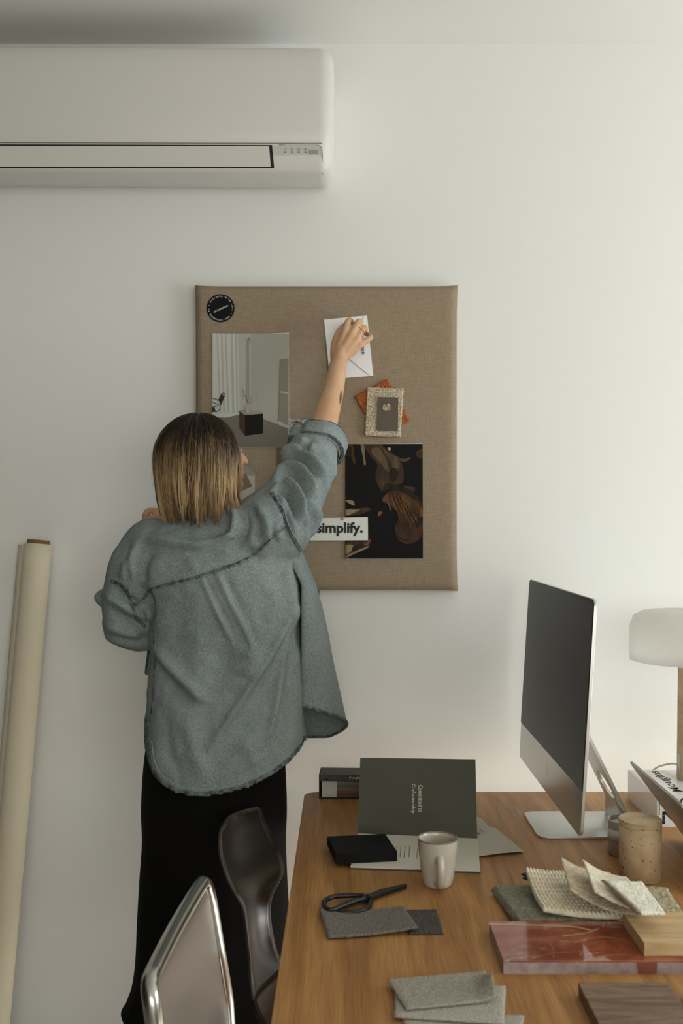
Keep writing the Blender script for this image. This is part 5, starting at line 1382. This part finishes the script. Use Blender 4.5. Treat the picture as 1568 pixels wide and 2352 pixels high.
def ribbon(name, line, hw, m, lift=.0012, parent=shirt, step=4, crown=.0010, bvh=bvs, fallback=2.15, pucker=.0004):
    L_ = catmull([(*q, 0) for q in line], max(2, step)); pts = []
    acc = [np.array(L_[0][:2])]
    for q in L_[1:]:
        q = np.array(q[:2]); k = int(np.linalg.norm(q-acc[-1])//2.0)+1; a = acc[-1].copy()
        for i in range(1, k+1): acc.append(a+(q-a)*i/k)
    rows = []
    for i, p in enumerate(acc):
        t = acc[min(i+2, len(acc)-1)]-acc[max(i-2, 0)]; t = t/(np.linalg.norm(t)+1e-9); nn = np.array([-t[1], t[0]])
        base, bn = cast(bvh, *p)
        if base is None or (fallback and abs(base.y+D0-fallback) > .35): base, bn = bvh.find_nearest(W(p[0], p[1], fallback))[:2]
        row = []
        for s in (-1, -.75, -.3, .3, .75, 1):
            q = p+nn*s*hw; h, hn = cast(bvh, *q)
            if h is None or (h-base).length > hw*.0016+.006: h = base+(W(q[0], q[1], base.y+D0)-W(p[0], p[1], base.y+D0)); h, hn = bvh.find_nearest(h)[:2]
            if hn.dot(CAM-h) < 0: hn = -hn
            row.append(h+hn*((lift if abs(s) < .9 else .0002)+crown*(1-s*s)+pucker*1.6*math.sin(i*1.15+s*.8)*(abs(s) < .9)))
        rows.append(row)
    sm = []
    for i in range(len(rows)):
        a, b = max(0, i-3), min(len(rows), i+4); sm.append([sum((rows[j][k] for j in range(a, b)), Vector())/(b-a)+(rows[i][k]-sum((rows[j][k] for j in range(a, b)), Vector())/(b-a))*.45 for k in range(6)])
    return grid(name, sm, m, parent, smooth=True)
YOKE = [(303,1394),(330,1372),(352,1352),(400,1339),(445,1328),(500,1310),(560,1288),(590,1268),(620,1238),(645,1216),(661,1208)]
ribbon('yoke_seam', YOKE, 5.5, SEAM)
ribbon('stitching', [(x, y-5) for x, y in YOKE], .6, THREAD, .0022)
ribbon('stitching', [(x, y+3.5) for x, y in YOKE], .6, THREAD, .0022)
ribbon('sleeve_seam', [(622,1130),(640,1160),(652,1185),(660,1208),(672,1235),(690,1268)], 4.5, SEAM)
ribbon('stitching', [(626,1128),(644,1158),(656,1183),(664,1206),(676,1233),(693,1264)], .6, THREAD, .0022)
ribbon('sleeve_seam', [(254,1334),(275,1342),(292,1358),(303,1394),(315,1420),(335,1442)], 4.5, SEAM, fallback=2.18)
ribbon('side_seam', [(352,1440),(356,1520),(352,1600),(344,1660)], 1.6, SEAM, fallback=2.2)
ribbon('side_seam', [(690,1272),(697,1400),(699,1540),(700,1640)], 1.5, SEAM, fallback=2.2)
ribbon('hem', [(340,1650),(338,1700),(342,1742),(353,1774),(374,1798),(402,1813),(432,1821),(470,1823),(520,1816),(570,1801),(620,1777),(658,1749),(687,1717),(698,1690)], 5.5, SEAM, .0016, fallback=2.12, pucker=.0007)
ribbon('stitching', [(349,1700),(354,1740),(364,1768),(382,1788),(406,1803),(434,1811),(470,1813),(520,1806),(568,1791),(616,1767),(650,1742)], .5, THREAD, .0012, fallback=2.12)
# front panel hanging at the right side
def front_flap():
    rows = []
    outer = [(1262,691,2.28),(1320,716,2.31),(1370,733,2.33),(1440,750,2.35),(1520,765,2.365),(1600,783,2.375),(1665,797,2.38)]
    inner_hem = 1697
    oc = catmull(outer, 5)
    nU = 28
    for j, (py, xr, dm) in enumerate(oc):
        row = []
        for i in range(nU+1):
            u = i/nU
            # section: from side seam (692..702, d 2.20) out to the fold (xr, dm) and back behind to (708, 2.47)
            sx = 652+40*min(1, (py-1262)/90)
            if u <= .58:
                s = u/.58; x = sx+(xr-sx)*math.sin(s*PI/2)**.9; d = 2.19+(dm-2.19)*(1-math.cos(s*PI/2))
            else:
                s = (u-.58)/.42; x = xr-(xr-688)*(1-math.cos(s*PI/2)); d = dm+.085*math.sin(s*PI/2)
            hem = 1622+(1665-1622)*min(1, u/.58)**.8 if u <= .58 else 1665+30*min(1, (u-.58)/.25)
            yy = 1262+(hem-1262)*(py-1262)/(1665-1262)
            w_ = 2.6*math.sin(u*10+yy*.012)*min(1, (yy-1262)/200)*(1 if u < .55 else .2)
            row.append(W(x-(w_ if .08 < u < .5 else 0), yy, d))
        rows.append(row)
    o = grid('front_panel', rows, DENIM, shirt, thick=.0016)
    edge = rows[-1]
    bm = bmesh.new(); add_tube(bm, [p+Vector((0, 0, .003)) for p in edge], .0036, 8, 'round', flat=(0, 1, 0), ratio=.55); obj('hem', bm, SEAM, shirt, True)
    # pocket flap sticking out near the board edge
    P = [[W(727+3*i, 1352+9*j+1.5*i, 2.335-.004*i) for i in range(3)] for j in range(3)]
    grid('pocket_flap', P, SEAM, shirt, thick=.002)
front_flap()
# left front strip with the pocket tab
def left_tab():
    P = []
    for j in range(9):
        t = j/8; y = 1455+95*t; x0 = 347-13*t**1.3; x1 = 354-10*t
        P.append([W(x0, y, 2.30), W((x0+x1)/2, y, 2.285), W(x1, y, 2.30)])
    grid('pocket_flap', P, DENIM, shirt, thick=.0025)
    tube('hem', [W(346,1458,2.298), W(341,1490,2.296), W(337,1520,2.295), W(334,1545,2.295), W(338,1550,2.295), W(344,1530,2.295)], .0022, SEAM, shirt, 8, 'round')
left_tab()
# rolled cuff of the raised sleeve
def cuff():
    c = W(722, 1034, 2.370); ax = (W(735,990,2.405)-W(705,1080,2.33)).normalized()
    u = (Vector((1,0,0))-ax*ax.x).normalized(); v = ax.cross(u)
    if v.y > 0: v = -v                       # v points towards the camera side
    tocam = -v if v.y > 0 else v
    def pt(a, s, r):
        w_ = 1+.05*math.sin(3*a+.6)+.035*math.sin(5*a+2)
        dent = .018*math.exp(-((a-2.3)/.25)**2)
        off = .012*math.sin(a+.4)+.004*math.sin(3*a)
        return c+(u*math.cos(a)*1.04+tocam*math.sin(a))*(r*w_-dent)+ax*(s+off)
    n = 72; rows = []
    prof = [(-.006,.0600),(-.004,.0635),(0,.0655),(.010,.0665),(.022,.0665),(.030,.0655),(.0345,.0635),(.0355,.0605),(.0335,.0580),(.024,.0572),(.010,.0568),(-.01,.0560)]
    for s, r in prof: rows.append([pt(2*PI*k/n, s, r) for k in range(n)])
    o = grid('cuff', rows, DENIM, shirt, closed=True, thick=.0012)
    for s, r, th in ((.0335,.0640,.0021),(-.0045,.0645,.0021),(.0265,.0672,.0007)):
        bm = bmesh.new(); add_tube(bm, [pt(2*PI*k/n, s, r) for k in range(n+1)], th, 8, None)
        obj('stitching' if th < .001 else 'cuff_edge', bm, SEAM if th > .001 else THREAD, shirt, True)
cuff()
def collar():
    c0 = W(482, 1168, 2.235); rows = []
    for s, z, r in ((0, -.012, 1.05), (1, .006, 1.0), (2, .018, .97), (3, .012, 1.06), (4, -.004, 1.14)):
        rows.append([c0+Vector((.066*r*math.cos(a), .060*r*math.sin(a), z-.006*math.sin(a))) for a in [2*PI*k/40 for k in range(40)]])
    grid('collar', rows, DENIM, shirt, closed=True, thick=.002)
    bm = bmesh.new(); add_tube(bm, [c0+Vector((.066*1.145*math.cos(a), .060*1.145*math.sin(a), -.004-.006*math.sin(a))) for a in [2*PI*k/40 for k in range(41)]], .002, 6, None); obj('hem', bm, SEAM, shirt, True)
collar()
# ---- skirt
def skirt():
    rows = catmull([(1640,352,640,.100),(1740,334,652,.118),(1850,327,657,.126),(1930,329,655,.126),(2020,323,658,.128),(2110,318,663,.132),(2200,314,665,.136),(2260,306,667,.142),(2295,294,668,.150),(2318,286,669,.154)], 6)
    out = []
    for py, L_, R_, hd in rows:
        a = W(L_, py, 2.25); b = W(R_, py, 2.25); cx = (a.x+b.x)/2; hx = (b.x-a.x)/2; r = []; q = max(0, (py-1800)/520)
        for k in range(120):
            t = 2*PI*k/120; rip = 1+.020*q*math.sin(7*t+.5)+.012*q*math.sin(13*t)
            r.append(Vector((cx+hx*math.cos(t)*(rip if abs(math.cos(t)) < .9 else 1), 2.25-D0+hd*math.sin(t)*rip, a.z-.010*q*math.sin(t))))
        out.append(r)
    o = grid('skirt', out, BLACKCLOTH, person, closed=True, thick=.003)
    o['label'] = 'long black skirt with a curled raw hem'
    bm = bmesh.new(); add_tube(bm, out[-1]+[out[-1][0]], .0055, 8, None); obj('hem', bm, BLACKCLOTH, o, True)
skirt()
# ---- hair
def hair():
    HC_ = W(456, 1056, 2.225); ax, ay, az = .0985, .108, .1035
    def surf(th, ph, k=1.0): return HC_+Vector((ax*math.sin(ph)*math.cos(th), ay*math.sin(ph)*math.sin(th), az*math.cos(ph)))*k
    face_az = math.radians(33)
    root = np.array([.022, .013, .007]); mid = np.array([.14, .080, .033]); tip = np.array([.54, .35, .17]); hi = np.array([.85, .64, .38])
    verts, faces, cols = [], [], []
    rnd = random.Random(11)
    def ang(a): return (a+PI) % (2*PI)-PI
    clumps = []
    for _ in range(150):
        th = rnd.uniform(-PI, PI)
        clumps.append((th, rnd.uniform(-1.6, 1.6), rnd.uniform(-.3, 1.0), rnd.uniform(-.014, .034)*(.5+.5*rnd.random()), rnd.random()))
    def strand(th0, ph0, depth, cl, thin=1.0, wild=0):
        cth, cdir, clen, zend, tone = cl
        n = 15; P = []
        # end height for this side
        zt = 1.397+.026*rnd.random()**1.5+max(-.012, zend)*1.0
        ca = math.cos(th0)
        if th0 > -.9 and th0 < .3: zt += .018           # shorter beside the face
        if math.cos(th0) < -.6: zt += .0
        flick = .030*max(0, math.cos(th0+.45))**3
        zeq = HC_.z+az*math.cos(math.radians(100))
        total = (math.radians(100)-ph0)*.10+(zeq-zt)
        off = rnd.uniform(-.004, .004)
        for i in range(n):
            t = i/(n-1); s = t*total; arc = (math.radians(100)-ph0)*.10
            # pull towards the clump direction along the strand
            th = th0+ang(cth+.07*cdir*t-th0)*.78*t**1.2+.03*math.sin(4*t+tone*9)*t
            if s < arc:
                ph = ph0+s/.10; p = surf(th, ph, depth)
            else:
                e = (s-arc)/max(1e-6, total-arc)
                p = surf(th, math.radians(100), depth); z = zeq-(zeq-zt)*e
                rad = Vector((math.cos(th), math.sin(th), 0))
                p = Vector((p.x, p.y, z))-rad*(.030*e**2.2*(1-.6*clen))+rad*flick*e**2.5
            p += Vector((math.sin(i*.9+tone*20), math.cos(i*.7+tone*31), 0))*(.0010+.0022*wild)*t*2
            if wild: p += Vector((math.cos(th), math.sin(th), .3))*.006*wild*math.sin(PI*t)
            P.append(p)
        return P
    def emit(P, w0, tone, lum):
        b = len(verts); n = len(P)
        for i, p in enumerate(P):
            t = i/(n-1); tan = (P[min(i+1, n-1)]-P[max(i-1, 0)]).normalized(); out = (p-HC_); out.z *= .2
            side = tan.cross(out); side = side.normalized() if side.length > 1e-6 else Vector((1,0,0)); nn = side.cross(tan)
            w_ = w0*(.5+.7*math.sin(PI*min(1, .15+t*.75)))*(1-.85*max(0, (t-.72)/.28))
            for q in (side*w_, nn*w_*.9, -side*w_): verts.append(tuple(p+q))
            # balayage: dark roots, blonde lengths
            h = (HC_.z+az-p.z)/.23
            k = min(1, max(0, (h-.08-.30*tone)/.40)); c = root*(1-k)+(mid*(1-lum)+(tip*(1-tone*.3)+hi*tone*.3)*lum)*k
            cols.extend([tuple(c)+(1,)]*3)
        for i in range(n-1):
            for k in range(3):
                a, c = b+i*3+k, b+i*3+(k+1) % 3; faces.append((a, c, c+3, a+3))
        faces.append((b+n*3-3, b+n*3-2, b+n*3-1))
    cnt = 0
    while cnt < 7500:
        th = rnd.uniform(-PI, PI)
        if abs(ang(th-face_az)) < math.radians(46) and rnd.random() < .995: continue
        cl = min(rnd.sample(clumps, 60), key=lambda c: abs(ang(c[0]-th)))
        tone = cl[4]; ph0 = math.radians(rnd.choice((rnd.uniform(3, 30), rnd.uniform(10, 75))))
        dep = .90+.085*rnd.random()**.6+.05*math.sin(tone*40)*.7
        P = strand(th, ph0, dep, cl)
        emit(P, .00062, min(1, max(0, tone+rnd.uniform(-.3, .3))), min(1, max(.0, .50+1.15*(tone-.5)+rnd.uniform(-.38, .38)))); cnt += 1
    for _ in range(50):        # flyaways
        th = rnd.uniform(-PI, PI)
        if abs(ang(th-face_az)) < math.radians(50): continue
        emit(strand(th, math.radians(rnd.uniform(4, 50)), 1.0, clumps[rnd.randrange(150)], wild=rnd.random()), .00028, rnd.random(), .8)
    me = bpy.data.meshes.new('hair'); me.from_pydata(verts, [], faces)
    a = me.color_attributes.new('col', 'FLOAT_COLOR', 'POINT'); a.data.foreach_set('color', np.array(cols, float).ravel())
    m = mat('hair_strands', (0,0,0), .42, vcol=True, spec=.35)
    o = obj('hair', me, m, person, True); o['label'] = 'blonde bob with dark roots'
    # scalp hair mass under the strands
    rows = []; cc = []
    for j in range(22):
        t = j/21; row = []
        for i in range(64):
            th = 2*PI*i/64
            if t < .62:
                p = surf(th, math.radians(1+t/.62*99), .925)
            else:
                e = (t-.62)/.38; p = surf(th, math.radians(100), .925); p.z -= (p.z-1.440)*e; r = Vector((math.cos(th), math.sin(th), 0)); p -= r*.030*e**2
            k = abs(ang(th-face_az))
            if k < math.radians(52) and t > .30: p = p-Vector((math.cos(th), math.sin(th), 0))*.060*min(1, (t-.30)*4)*min(1, (math.radians(52)-k)*6)
            row.append(p)
        rows.append(row)
    g = grid('hair_under_layer', rows, mat('under_hair', (58,38,20), .6, noise_col=(112,80,46), nscale=20, nstretch=(10,10,.8)), o, closed=True)
hair()
print('DONE script', len(bpy.data.objects))
